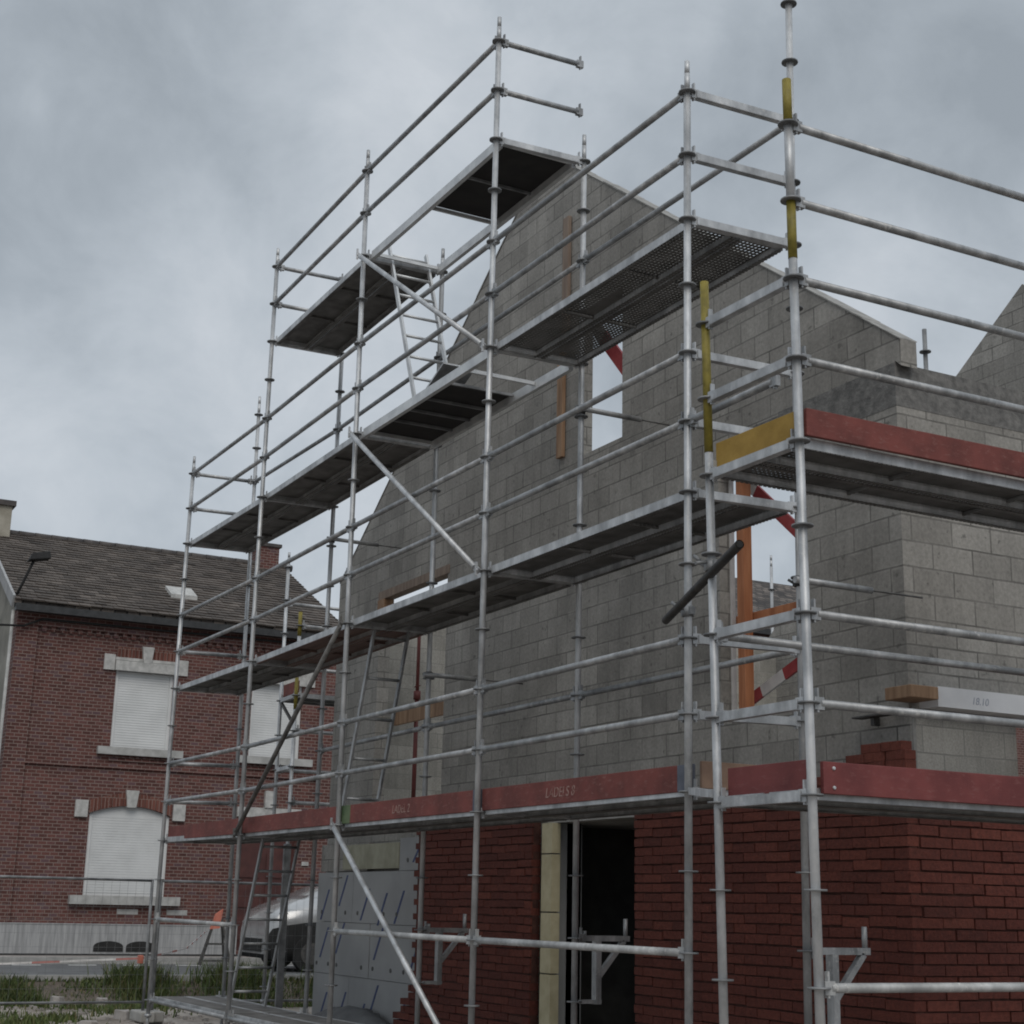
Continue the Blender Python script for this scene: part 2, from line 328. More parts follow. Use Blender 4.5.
def rosette_mesh(b, c):
    b.disc(c, 0.0625, 0.011, 14)
def standard(th, pos, k0, k1, top, foot=True, mats=('zinc',), bands=None, ros=True, label=None, bulk=None, skip=()):
    """one upright: tube, spigot, its ring discs (sub-parts) and base jack; pos(k) gives node k"""
    b = MB(); zt = k1
    a = pos(k0 - (0.35 if foot else 0.0))
    if not bands: b.tube(a, pos(zt), TR, 14)
    else:
        lo = k0 - (0.35 if foot else 0)
        for (kk, mi) in bands:
            b.mi = mi; b.tube(pos(lo), pos(kk), TR + (0.0015 if mi else 0), 14); lo = kk
        b.mi = bands[-1][1]
    if top: b.tube(pos(zt), pos(zt + top*0.55), TR*0.8, 12); b.tube(pos(zt + top*0.55), pos(zt + top), TR*0.74, 12)
    b.mi = 0
    if foot:
        p = pos(k0); g = Vector((p.x, p.y, GZ))
        b.tube(g + Vector((0,0,.012)), pos(k0 - 0.35), 0.019, 10); b.box(g.x-.075, g.x+.075, g.y-.075, g.y+.075, GZ + .002, GZ+.012)
        b.tube(pos(k0-0.42), pos(k0-0.34), 0.045, 8)
    o = b.build('standard', list(mats), th)
    if label: o['label'] = label
    if ros:
        for k in range(int(math.ceil(k0)), int(math.floor(zt + 0.02)) + 1):
            if k in skip: continue
            if bulk is not None: rosette_mesh(bulk, pos(k)); continue
            r = MB(); rosette_mesh(r, pos(k)); r.build('rosette', 'zinc_dull', o)
    return o
def wedge_head(b, p, d, col=None):
    """cast ledger end with its wedge, on the side d of node p"""
    d = d.normalized(); q = p + d*0.045
    b.bar(q - d*0.018, q + d*0.05, 0.036, 0.07)
    b.bar(p + d*0.055 + Vector((0,0,-.05)), p + d*0.055 + Vector((0,0,.085)), 0.028, 0.012, d)
def ledger(th, p, q, name='guard_rail', mat='zinc_rail', r=RR, label=None, ends=(1,1)):
    b = MB(); d = (q-p).normalized()
    b.tube(p + d*0.075, q - d*0.075, r, 12)
    if ends[0]: wedge_head(b, p, d)
    else: b.tube(p + d*0.06, p + d*0.08, r*1.3, 10)
    if ends[1]: wedge_head(b, q, -d)
    o = b.build(name, mat, th)
    if label: o['label'] = label
    return o
def transom(th, p, q, mat='zinc', name='transom'):
    """U-section cross bar that carries the planks"""
    b = MB(); d = (q-p).normalized(); a, c = p + d*0.07, q - d*0.07
    sd = d.cross(Vector((0,0,1))).normalized()
    b.bar(a + Vector((0,0,-.028)), c + Vector((0,0,-.028)), 0.052, 0.006)
    for s in (-1, 1): b.bar(a + sd*s*0.0235, c + sd*s*0.0235, 0.006, 0.05)
    n = max(2, int((c-a).length/0.14))
    for i in range(n):
        if i % 2: continue
        b.bar(a.lerp(c, (i+.2)/n) + Vector((0,0,-.005)), a.lerp(c, (i+.8)/n) + Vector((0,0,-.005)), 0.04, 0.028)
    wedge_head(b, p, d); wedge_head(b, q, -d)
    return b.build(name, mat, th)
def plank(th, p, q, off, width, side, mats=('deck_sheet', 'zinc'), t0=0.0, t1=1.0, name='deck_plank', ribs=True, label=None):
    """steel plank from node line p->q, its middle 'off' metres towards side"""
    b = MB(); d = (q-p).normalized(); ln = (q-p).length
    a = p + d*max(0.04, ln*t0) + side*off; c = p + d*min(ln-0.04, ln*t1) + side*off
    up = Vector((0,0,1))
    b.mi = 0; b.bar(a + up*0.040, c + up*0.040, width-0.01, 0.006)
    b.mi = 1
    for s in (-1, 1):
        e = side*s*(width/2-0.011)
        b.bar(a + e + up*0.012, c + e + up*0.012, 0.022, 0.064)
        b.mi = 0; b.bar(a + e*0.93 - up*0.0235, c + e*0.93 - up*0.0235, 0.045, 0.005); b.mi = 1
    for P in (a, c):
        b.bar(P - side*(width/2-.02) + up*.012, P + side*(width/2-.02) + up*.012, 0.03, 0.05)
    if ribs:
        m = max(1, int(round((c-a).length/1.0)))
        b.mi = 0
        for i in range(1, m):
            P = a.lerp(c, i/m); b.bar(P - side*(width/2-.02) + up*.022, P + side*(width/2-.02) + up*.022, 0.018, 0.022)
    o = b.build(name, list(mats), th)
    if label: o['label'] = label
    return o
def clamp(b, p):
    b.tube(p - Vector((0,0,.035)), p + Vector((0,0,.035)), 0.040, 10)
    b.box(p.x-.055, p.x+.055, p.y-.02, p.y+.02, p.z-.025, p.z+.025)
    b.tube(p + Vector((-.06,.0,.0)), p + Vector((-.10,-.02,.03)), 0.010, 8)
def brace(th, p, q, mat='zinc', label=None):
    b = MB(); off = Vector((0,-0.062,0)); a, c = p+off, q+off; d = (c-a).normalized()
    b.tube(a + d*0.06, c - d*0.06, 0.0255, 12)
    for P, s in ((a, 1), (c, -1)):
        b.bar(P - d*0.02*s, P + d*s*0.11, 0.05, 0.018, (0,1,0))
        b.tube(P + Vector((0,-.02,0)), P + Vector((0,.05,0)), 0.016, 8)
        b.bar(P + Vector((0,-.012,-.05)), P + Vector((0,-.012,.07)), 0.02, 0.012)
    o = b.build('diagonal_brace', mat, th)
    if label: o['label'] = label
    return o
def toe_board(th, a, b_, z, h=0.175, t=0.03, mat='board_red', ends=None, label=None, bolts=False):
    m = MB(); a, b_ = Vector(a), Vector(b_); d = (b_-a).normalized(); zz = Vector((0,0,z + h/2))
    ln = (b_-a).length; lst = [mat]
    s0, s1 = 0.0, ln
    if ends:
        for (e, mm, w) in ends:
            lst.append(mm); m.mi = len(lst)-1
            if e == 0: m.bar(a + zz, a + d*w + zz, t, h); s0 = w
            else: m.bar(b_ - d*w + zz, b_ + zz, t, h); s1 = ln - w
    m.mi = 0; m.bar(a + d*s0 + zz, a + d*s1 + zz, t, h)
    if bolts:
        lst.append('zinc'); m.mi = len(lst)-1
        nrm = d.cross(Vector((0,0,1)))
        for hz in (.035, h-.035):
            P = a + d*.07 + Vector((0,0,z+hz))
            m.tube(P - nrm*.024, P + nrm*.024, .011, 8)
    o = m.build('toe_board', lst, th, bevel=0.004)
    if label: o['label'] = label
    return o
def lettering(parent, txt, loc, d, n, h, mat, shear=0.2):
    """writing laid on a surface: d = reading direction, n = outward normal"""
    cu = bpy.data.curves.new('t', 'FONT'); cu.body = txt; cu.size = h; cu.extrude = 0.0012; cu.shear = shear
    to = bpy.data.objects.new('t', cu); COL.objects.link(to)
    dg = bpy.context.evaluated_depsgraph_get(); me = bpy.data.meshes.new_from_object(to.evaluated_get(dg))
    bpy.data.objects.remove(to); bpy.data.curves.remove(cu)
    d = Vector(d).normalized(); n = Vector(n).normalized(); u = n.cross(d)
    base = Vector(parent['_b'])
    M = Matrix.Translation(Vector(loc) - base) @ Matrix((d, u, n)).transposed().to_4x4()
    me.transform(M); me.materials.clear(); me.materials.append(MATS[mat])
    o = bpy.data.objects.new('lettering', me); COL.objects.link(o); o.parent = parent; o['_b'] = base
    return o

# ------------------------------------------------------------------ 1. scaffold along the gable wall
SC = empty('scaffold', (2*L, W/2, GZ))
tag(SC, 'tall galvanised scaffold with stepped decks in front of the grey block gable', 'scaffold')
topO = {0: 10, 1: 14, 2: 14, 3: 14, 4: 10}; topI = {0: 12, 1: 12, 2: 12, 3: 12, 4: 12}
bulk = MB()
for i in range(5):
    near = i >= 2
    standard(SC, lambda k, i=i: nd('o', i, k), -4, topO[i] + 0.05, 0.45, bulk=None if i >= 3 else bulk)
for i in range(5):
    t = topI[i]
    standard(SC, lambda k, i=i: nd('i', i, k), -4, t + 0.05 if i != 4 else 13.2, 0.5 if i not in (1,) else 0.1, bulk=None if i >= 3 else bulk)
o = bulk.build('rosette', 'zinc_dull', SC); o['kind'] = 'stuff'

def O(i, k): return nd('o', i, k)
def I(i, k): return nd('i', i, k)
for i in range(4):
    for k in (1, 2, 5, 6, 9, 10): ledger(SC, O(i,k), O(i+1,k))
for i in (1, 2):
    for k in (13, 14): ledger(SC, O(i,k), O(i+1,k))
for i in (0, 2, 3): ledger(SC, O(i,-2), O(i+1,-2), mat='zinc_splashed', label='guard rail splashed with dried mortar' if i > 1 else None)
for i in range(4):
    ledger(SC, O(i,-4), O(i+1,-4), name='base_ledger'); ledger(SC, I(i,-4), I(i+1,-4), name='base_ledger')
    ledger(SC, I(i,10), I(i+1,10))
    if i: ledger(SC, I(i,2), I(i+1,2))
ledger(SC, O(4,5), Vector((13.08, 0, 2.5)) + Vector((0,.0,.0)), label='short rail past the corner standard', ends=(1,1))
for k in (1, 2, 5, 9, 10): ledger(SC, O(0,k), I(0,k), name='end_rail')
for k in (13, 14):
    ledger(SC, O(1,k), I(1,k), name='end_rail', label='end rail with a loose inner end'); ledger(SC, O(3,k), I(3,k), name='end_rail', label='end rail with a loose inner end')
for k in (1, 2, 5, 6, 9, 10): transom(SC, O(4,k), I(4,k), name='end_rail')
for i in range(5):
    for k in (-4, 0, 4, 8): transom(SC, O(i,k), I(i,k))
for i in (1, 2, 3): transom(SC, O(i,12), I(i,12))
# decks: two planks to a bay
SY = Vector((0,1,0)); PW = 0.405
def bay(i, k, mats, **kw):
    for off in (0.05 + PW/2, W - 0.05 - PW/2): plank(SC, O(i,k), O(i+1,k), off, PW, SY, mats, **kw)
for i in (0, 1): bay(i, -4, ('deck_sheet','zinc'))
for i in range(4): bay(i, 0, ('deck_sheet','zinc'))
bay(0, 4, ('deck_sheet','zinc')); bay(1, 4, ('deck_wood','zinc')); bay(2, 4, ('deck_sheet','zinc')); bay(3, 4, ('deck_perforated','zinc'))
bay(0, 8, ('deck_sheet','zinc')); bay(1, 8, ('deck_sheet','zinc')); bay(3, 8, ('deck_perforated','zinc'))
bay(1, 12, ('deck_sheet','zinc'))
def hatch_deck(i, k, x0, x1, ply, label, lid=None, bars=()):
    """access deck: light alloy frame, ply panel and an open hatch"""
    b = MB(); p, q = O(i,k), O(i+1,k); z = p.z
    for y in (0.075, W-0.075): b.box(p.x+.05, q.x-.05, y-.022, y+.022, z-.035, z+.055)
    for x in (p.x+.07, q.x-.07, bars[-1]): b.box(x-.014, x+.014, .1, W-.1, z+.005, z+.04)
    fr = b.build('hatch_deck', 'aluminium', SC); fr['label'] = label
    for x in bars[:-1]: b = MB(); b.box(x-.012, x+.012, .1, W-.1, z+.015, z+.04); b.build('cross_bar', 'zinc_dull', fr)
    b = MB(); b.box(x0, x1, .098, W-.098, z+.041, z+.053); b.build('ply_panel', ply, fr)
    if lid:
        b = MB(); b.bar(lid[0], lid[1], 0.34, 0.02, (0,0,1)); b.build('hatch_lid', 'zinc', fr)
    return fr
hatch_deck(2, 12, 7.45, 8.98, 'deck_dark_ply', 'alloy access deck with dark ply and an open hatch', bars=(8.2, 7.43))
hatch_deck(2, 8, 6.1, 7.9, 'deck_dark_ply', 'alloy access deck with an open hatch at its near end', lid=((7.0, .40, 4.10), (7.6, .40, 4.34)), bars=(6.6, 7.0, 7.4, 7.93, 8.35))
# diagonal braces
brace(SC, O(2,12), O(3,8)); brace(SC, O(2,8), O(3,4)); brace(SC, O(2,0), O(3,-4), mat='zinc')
brace(SC, O(2,4), O(1,0), mat='brace_rusty', label='dull rusty diagonal brace')
# toe boards of the lowest deck, inside the uprights
yb = 0.045
for (x0, x1, ends, txt) in ((0.02, 3.0, None, None), (3.02, 6.02, None, None),
        (6.03, 9.02, [(0,'paint_green',.22),(1,'paint_bluegrey',.14)], ('LADEL 2', 7.25)),
        (9.05, 12.03, [(1,'paint_bluegrey',.17)], ('LADELS 8', 10.1))):
    o = toe_board(SC, (x0, yb, 0), (x1, yb, 0), 0.005, ends=ends, label={None: None}.get(txt, 'weathered red toe board with chalk writing') if txt else None)
    if txt: lettering(o, txt[0], (txt[1], yb-0.0165, 0.055), (1,0,0), (0,-1,0), 0.105, 'chalk')
toe_board(SC, (12.09, .06, 0), (12.09, W-.06, 0), 0.02, mat='board_brown', label='brown end toe board')
# wall ties: short tube clamped to an inner upright and a rod into the wall
for (i, z) in ((4, 1.47), (3, 3.56), (2, 1.53), (1, 3.58)):
    p = nd('i', i, z/0.5); b = MB(); s = Vector((0.05, 0, 0))
    b.tube(p + s - Vector((0,.08,0)), p + s + Vector((0,.60,0)), 0.0245, 12)
    b.mi = 1; clamp(b, p); b.tube(p + s + Vector((0,.56,0)), Vector((p.x+.05, 2.005, p.z)), 0.0075, 8)
    b.build('wall_tie', ['zinc_rail', 'steel_dark'], SC)
# brackets on the inner uprights
for i in (2, 3, 4):
    p = I(i, -2); q = I(i, -3); b = MB()
    b.bar(p + Vector((0,.05,0)), p + Vector((0,.52,0)), .045, .045)
    b.tube(p + Vector((0,.49,.0)), p + Vector((0,.49,.16)), .019, 10); b.tube(p + Vector((0,.09,.0)), p + Vector((0,.09,.06)), .019, 10)
    b.bar(p + Vector((0,.21,-.02)), Vector((p.x, p.y+.21, q.z-.02)), .07, .05, (0,1,0))
    b.bar(Vector((q.x, q.y+.05, q.z)), Vector((q.x, q.y+.25, q.z)), .04, .03)
    b.bar(p + Vector((0,.47,-.02)), p + Vector((0,.22,-.31)), .04, .045, (1,0,0))
    wedge_head(b, p, Vector((0,1,0)))
    b.build('console_bracket', 'zinc_rail', SC)

# ------------------------------------------------------------------ 2. scaffold round the corner (along the right-hand wall)
SR = empty('scaffold', (13.3, 1.2, GZ))
tag(SR, 'nearest scaffold, turning the corner at the right with yellow-painted uprights and red boards', 'scaffold')
B5 = (12.8277, -0.3546, -0.1266, .013, -.0152); B6 = (13.6959, -0.3576, -0.1256, .015, -.0096)
def ndR(c, k, run=0):
    z = 0.5*k + c[2]; return Vector((c[0], c[1] + run*3.07, z)) + RH*(c[3] + c[4]*z)
standard(SR, lambda k: ndR(B5, k), -4, 6.58, 0, mats=('zinc','paint_yellow'), bands=((4.3,0),(6.58,1)), label='upright with a yellow-painted top length', skip=())
standard(SR, lambda k: ndR(B6, k), -4, 8.6, 0, mats=('zinc','paint_yellow'), bands=((6.25,0),(7.0,1),(8.02,0),(8.6,1)), label='upright with two yellow-painted lengths')
standard(SR, lambda k: ndR(B5, k, 1), -4, 8.6, 0); standard(SR, lambda k: ndR(B6, k, 1), -4, 8.6, 0)
for k in (1, 2, 5, 6, 7, 8): ledger(SR, ndR(B6,k), ndR(B6,k,1))
ledger(SR, ndR(B6,-2), ndR(B6,-2,1), mat='zinc_splashed', label='guard rail splashed with dried mortar')
ledger(SR, ndR(B5,2), ndR(B5,2,1))
for k in (-4,): ledger(SR, ndR(B6,k), ndR(B6,k,1), name='base_ledger'); ledger(SR, ndR(B5,k), ndR(B5,k,1), name='base_ledger')
for k in (0, 1, 2, 4, 5, 6): transom(SR, ndR(B5,k), ndR(B6,k))
for k in (0, 4): transom(SR, ndR(B5,k,1), ndR(B6,k,1))
SXn = Vector((-1,0,0))
for k, mt in ((0, 'deck_sheet'), (4, 'deck_perforated')):
    for off in (0.235, 0.635): plank(SR, ndR(B6,k), ndR(B6,k,1), off, 0.385, SXn, (mt, 'zinc'))
# toe boards
def yR(k): return ndR(B6, k)
toe_board(SR, ndR(B5,0)*1.0 - Vector((-.05, .0, ndR(B5,0).z)) + Vector((0,.05,0)), ndR(B6,0) - Vector((.04, 0, ndR(B6,0).z)) + Vector((0,.05,0)), ndR(B5,0).z + .01, h=.19, mat='board_red_fresh', label='smooth red end toe board')
toe_board(SR, (13.70, -.27, 0), (13.70, 2.70, 0), -.115, h=.175, mat='board_red_fresh', bolts=True, label='smooth red toe board with two bolts')
p5, p6 = ndR(B5,4), ndR(B6,4)
toe_board(SR, (p5.x+.05, p5.y+.03, 0), (p6.x-.03, p6.y+.03, 0), p5.z + .03, h=.17, mat='board_yellow', label='yellow end toe board')
toe_board(SR, (p6.x+.0, p6.y+.045, 0), (p6.x+.02, 2.7, 0), p6.z + .04, h=.165, mat='board_red', label='red toe board of the upper deck')
# short link between the two scaffolds and the black coupling tube
b = MB(); b.bar(O(4,0) + Vector((.07,-.02,.0)), ndR(B5,0) + Vector((-.05,.03,.055)), .05, .045); b.build('corner_link', 'zinc', SR)
b = MB(); a_, c_ = Vector((11.95, -.115, 1.12)), Vector((13.34, -.53, 1.315))
b.tube(a_, c_, 0.0275, 16, cap=False); b.mi = 1; b.tube(a_, c_, 0.022, 12, cap=True)  # capped black core colours in the dark of the hollow bore
tb = b.build('coupling_tube', ['steel_black', 'grille_black'], SR); tb['label'] = 'black tube clamped across two uprights'
for P in (nd('o', 4, 2.36), ndR(B5, 2.86)):
    b = MB(); clamp(b, P); b.tube(P + Vector((.0,-.03,.02)), P + Vector((0,-.12,.0)), .012, 8); b.tube(P + Vector((-.05,-.05,.03)), P + Vector((-.09,-.07,.07)), .012, 8)
    b.build('clamp', 'zinc_dull', tb)

# ------------------------------------------------------------------ 3. scaffold on the far side wall
SL = empty('scaffold', (-.5, 3.4, GZ))
tag(SL, 'distant small scaffold at the left side wall with a red end board', 'scaffold')
A1, A2 = (-1.1, 1.87), (-.36, 1.83)
def ndL(c, k, run=0): return Vector((c[0], c[1] + 2.82*run, 0.5*k + 0.1))
for run in (0, 1, 2, 3):
    standard(SL, lambda k, r=run: ndL(A1, k, r), -4, 8.1, 0.35)
    if run == 0: standard(SL, lambda k: ndL(A2, k), -4, 6.4, 0, mats=('zinc','paint_yellow'), bands=((3.6,0),(4.5,1),(5.7,0),(6.4,1)), label='upright with yellow-painted lengths')
    else: standard(SL, lambda k, r=run: ndL(A2, k, r), -4, 9.8, 0.4)
for run in (0, 1, 2):
    for k in (2, 5, 6.9): ledger(SL, ndL(A1,k,run), ndL(A1,k,run+1))
    for k in (1, 3, 6): ledger(SL, ndL(A2,k,run), ndL(A2,k,run+1))
for k in (2, 4, 5): transom(SL, ndL(A1,k), ndL(A2,k))
for off in (.2, .53): plank(SL, ndL(A1,4), ndL(A1,4,1), off, .33, Vector((1,0,0)))
toe_board(SL, (-1.05, 1.9, 0), (-.41, 1.88, 0), 2.15, mat='board_red', label='red end toe board')
b = MB(); b.bar(ndL(A1,4) + Vector((.05,0,-.04)), ndL(A2,3) + Vector((-.05,0,.1)), .035, .035); b.build('diagonal_brace', 'steel_dark', SL)

# ------------------------------------------------------------------ 4. house under construction
HX0, HX1, HXE = 0.70, 11.93, 12.00
YW, YI, YR = 2.0, 2.16, 9.40       # gable face, its inner face, rear gable
EZ, AX, AZ = 3.55, 6.40, 7.58
H = empty('unfinished_house', (6.4, 5.5, GZ))
tag(H, 'unfinished roofless house of grey concrete blocks with a half-built dark red brick outer skin', 'house')
def slope_z(x):
    return EZ + (AZ-EZ)*(x-HX0)/(AX-HX0) if x <= AX else AZ - (AZ-3.42)*(x-AX)/(12.13-AX)
def gable(y0, y1, holes, zbot, name, x_end, topz):
    b = MB()
    xs = sorted({HX0, x_end, AX, *[h[0] for h in holes], *[h[1] for h in holes]})
    for a, c in zip(xs, xs[1:]):
        segs = [(zbot, None)]
        hs = sorted([(h[2], h[3]) for h in holes if h[0] <= a + 1e-6 and h[1] >= c - 1e-6])
        lo = zbot; parts = []
        for z0, z1 in hs: parts.append((lo, z0)); lo = z1
        for z0, z1 in parts:
            if z1 - z0 > 1e-4: b.box(a, c, y0, y1, z0, z1)
        za, zc = topz(a), topz(c)
        b.hexa([(a,y0,lo),(c,y0,lo),(c,y1,lo),(a,y1,lo),(a,y0,za),(c,y0,zc),(c,y1,zc),(a,y1,za)])
    return b.build(name, 'block', H)
OPA, OPB, OPC = (2.15, 4.15, 0.42, 3.10), (7.19, 8.03, 3.77, 5.35), (9.63, 10.80, 0.90, 3.02)
DOOR = (7.05, 8.62, GZ, 0.06)
gw = gable(YW, YI, [OPA, OPB, OPC, DOOR], GZ, 'gable_wall', HX1, slope_z)
# projecting block at the right eave and mortar capping along both slopes
b = MB(); b.hexa([(HX1,YW,3.36),(HXE,YW,3.30),(HXE,YI,3.30),(HX1,YI,3.36),(HX1,YW,slope_z(HX1)),(HXE,YW,slope_z(HXE)),(HXE,YI,slope_z(HXE)),(HX1,YI,slope_z(HX1))])
b.build('eave_block', 'block', H)
b = MB()
x = HX0
while x < HXE - .05:
    x2 = min(x + random.uniform(.35,.9), HXE)
    if x < AX < x2: x2 = AX
    t = random.uniform(.004,.02)
    b.hexa([(x,YW-.012,slope_z(x)),(x2,YW-.012,slope_z(x2)),(x2,YI+.01,slope_z(x2)),(x,YI+.01,slope_z(x)),
            (x,YW-.012,slope_z(x)+t),(x2,YW-.012,slope_z(x2)+t),(x2,YI+.01,slope_z(x2)+t),(x,YI+.01,slope_z(x)+t)])
    x = x2
b.build('mortar_capping', 'mortar_cap', H)
gable(YR, YR+.16, [(4.6, 6.2, -.1, 2.0)], GZ, 'rear_gable_wall', HXE, slope_z)
b = MB(); b.box(HX1-.16, HX1, YI, 2.75, GZ, 3.0); b.box(HX1-.16, HX1, 2.75, YR, GZ, .25); b.box(HX1-.16, HX1, 2.75, YR, .70, 3.0)
b.build('side_wall', 'block', H)
b = MB(); b.box(HX0, HX0+.16, YI, YR, GZ, 3.32); b.build('side_wall', 'block_pale', H)['label'] = 'far side wall in a paler block colour standing in for open-sky light'  # daylight through the open roof is put into the paler block colour
# dark ring beam at the top of the right-hand wall, running into the gable
b = MB(); b.box(HX1-.18, HX1+.003, YW-.003, YR, 3.0, 3.345); b.build('ring_beam', 'concrete_dark', H)['label'] = 'rough dark concrete ring beam'
b = MB()
zb = lambda x: 3.0
seg = [(10.15,10.5,3.04,3.31),(10.5,11.2,3.0,3.34),(11.2,HX1-.18,3.0,3.345)]
for (xa, xb_, za, zc) in seg: b.box(xa, xb_, YW-.003, YW+.02, za, zc)
b.build('ring_beam', 'concrete_dark', H)['label'] = 'ring beam end fading into the gable blockwork'
# floor slabs
b = MB(); b.box(HX0+.16, HX1-.16, YI, YR, .06, .24); b.build('floor_slab', 'concrete', H)
b = MB(); b.box(HX0+.16, HX1-.16, YI, YR, GZ, -2.22); b.build('ground_slab', 'concrete', H)
b = MB(); b.box(HX0+.16, 10.0, 4.6, 4.74, -2.22, .06); b.box(6.4, 6.54, YI, 4.6, -2.22, .06); b.build('partition_wall', 'interior_shade', H)
# brick skin: every brick laid
BL, BHt, JN, CR, YB = 0.290, 0.0660, 0.012, 0.0775, 1.75
XB = 12.14
def lay(b, axis, u0, u1, z, flip_first, depth, face, rng):
    """one course between u0 and u1 (metres along axis), bricks facing 'face'"""
    u = u1
    while u > u0 + 0.03:
        w = BL if u - BL > u0 else u - u0
        if flip_first is not None and u == u1: w = flip_first
        a = max(u0, u - w + rng.uniform(-.002,.002)); c = u - JN*rng.uniform(.6,1.1)
        if c - a > .02:
            pr = rng.uniform(-.006,.006); tz = rng.uniform(-.0045,.0045); tl = rng.uniform(-.004,.004)
            b.tv = min(1, max(0, rng.gauss(.52,.15)))
            if axis == 'x':
                b.hexa([(a,face+pr,z+tz),(c,face+pr*.5,z+tz+tl),(c,face+depth,z+tz+tl),(a,face+depth,z+tz),
                        (a,face+pr,z+BHt+tz),(c,face+pr*.5,z+BHt+tz+tl),(c,face+depth,z+BHt+tz+tl),(a,face+depth,z+BHt+tz)])
            else:
                b.hexa([(face+pr,a,z+tz),(face+pr*.5,c,z+tz+tl),(face-depth,c,z+tz+tl),(face-depth,a,z+tz),
                        (face+pr,a,z+BHt+tz),(face+pr*.5,c,z+BHt+tz+tl),(face-depth,c,z+BHt+tz+tl),(face-depth,a,z+BHt+tz)])
        u = a - 0.0
def rows(z0, z1):
    n = int((z1-z0)/CR); return [(i, z0 + i*CR) for i in range(n)]
rng = random.Random(3)
DB0, DB1 = 6.80, 8.66         # brick opening at the door
ZB0 = GZ + .05
b1, b2, b3 = MB(), MB(), MB()
for i, z in rows(ZB0, .24):
    odd = i % 2
    # right part, door to corner
    lay(b1, 'x', DB1, XB, z, (BL if not odd else .145), .1, YB, rng)
    # left part, toothed free end, stepped away near the ground
    left = 4.05 + (0.105 if odd else 0) - max(0, (-1.62 - z))*1.25 + rng.uniform(-.01,.01)
    lay(b2, 'x', max(left, 2.9 if z < -1.7 else left), DB0, z, (BL if odd else .145), .1, YB, rng)
for i, z in rows(ZB0, .24): 
    odd = i % 2
    us = YB + .1 + JN if not odd else YB
    u = us
    while u < YR:
        w = BL if not (i % 2 == 1 and False) else .1
        b3.tv = min(1, max(0, rng.gauss(.52,.15))); pr = rng.uniform(-.006,.006); tz = rng.uniform(-.0045,.0045)
        b3.box(XB-.1, XB+pr, u, u+BL-JN, z+tz, z+BHt+tz); u += BL
    if odd: pass
for i, z in rows(ZB0 + CR*int((.24-ZB0)/CR), .70):
    u = 3.05 + (BL/2 if i % 2 else 0)
    while u < YR:
        b3.tv = rng.uniform(.2,.9); b3.box(XB-.1, XB+rng.uniform(-.004,.004), u, u+BL-JN, z, z+BHt); u += BL
# mortar behind the faces
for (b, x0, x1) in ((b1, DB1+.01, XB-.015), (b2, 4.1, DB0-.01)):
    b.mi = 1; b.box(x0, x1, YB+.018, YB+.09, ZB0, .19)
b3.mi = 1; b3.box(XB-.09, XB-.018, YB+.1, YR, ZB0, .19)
b1.build('brick_skin', ['red_brick','mortar_shadow'], H); b2.build('brick_skin', ['red_brick','mortar_shadow'], H)['label'] = 'brick skin with a toothed free end'
b3.build('brick_skin', ['red_brick','mortar_shadow'], H)
# insulation boards left of the brick skin
IY = 1.90
BX = [0.70, 1.90, 3.10, 4.30, 5.5, 6.7]; BZ = [GZ+.02, -1.62, -.98, -.36, .02]
for r in range(4):
    xs = BX if r % 2 == 0 else [0.70, 1.30, 2.50, 3.29, 4.9, 6.1, 6.7]
    for a, c in zip(xs, xs[1:]):
        if r == 3 and a < 3.2: continue
        y = IY + rng.uniform(-.006,.006)
        b = MB(); b.box(a+.003, c-.003, y, y+.09, BZ[r]+.003, BZ[r+1]-.003)
        bo = b.build('insulation_board', 'insulation_foil', H)
        if a < 4.2:
            for t in (.2, .66):
                x = a + (c-a)*t + rng.uniform(-.16,.10); z0, z1 = BZ[r], BZ[r+1]; zm = (z0+z1)/2 + rng.uniform(-.14,.14)
                dz = min(.19, (z1-z0)*.34)
                if x + .32 > c: continue
                b = MB()
                b.hexa([(x,y-.002,zm-dz),(x+.05,y-.002,zm-dz),(x+.05,y+.001,zm-dz),(x,y+.001,zm-dz),
                        (x+.25,y-.002,zm+dz),(x+.30,y-.002,zm+dz),(x+.30,y+.001,zm+dz),(x+.25,y+.001,zm+dz)])
                b.build('printed_stripe', 'insulation_print', bo)
            for t in (.15, .82):
                x = a + (c-a)*t; b = MB(); b.tube((x, y-.006, BZ[r]+.12), (x, y+.002, BZ[r]+.12), .026, 10); b.build('fixing_washer', 'steel_dark', bo)
b = MB(); b.box(0.75, 2.3, IY+.01, IY+.09, -.35, -.01); b.build('block_infill', 'block', H)
b = MB(); b.box(1.55, 3.28, IY-.01, IY+.08, -.33, -.03); b.build('block_infill', 'block_yellowish', H)['label'] = 'yellowish block strip above the insulation'
# door jamb: yellow board edges, foil reveal
b = MB()
for z0, z1 in ((GZ+.02,-1.95),(-1.945,-1.36),(-1.355,-.79),(-.785,-.24),(-.235,.06)): b.box(6.90, 7.10, 1.80, 1.895, z0+.004, z1-.004)
b.build('door_jamb_board', 'insulation_yellow', H)['label'] = 'yellow foam board edging the doorway'
b = MB(); b.box(7.03, 7.05, 1.9, 2.17, GZ, .06); b.build('door_reveal', 'insulation_foil', H)
b = MB(); b.box(6.9, 8.7, 1.86, 2.0, .06, .24); b.build('door_lintel', 'concrete', H)
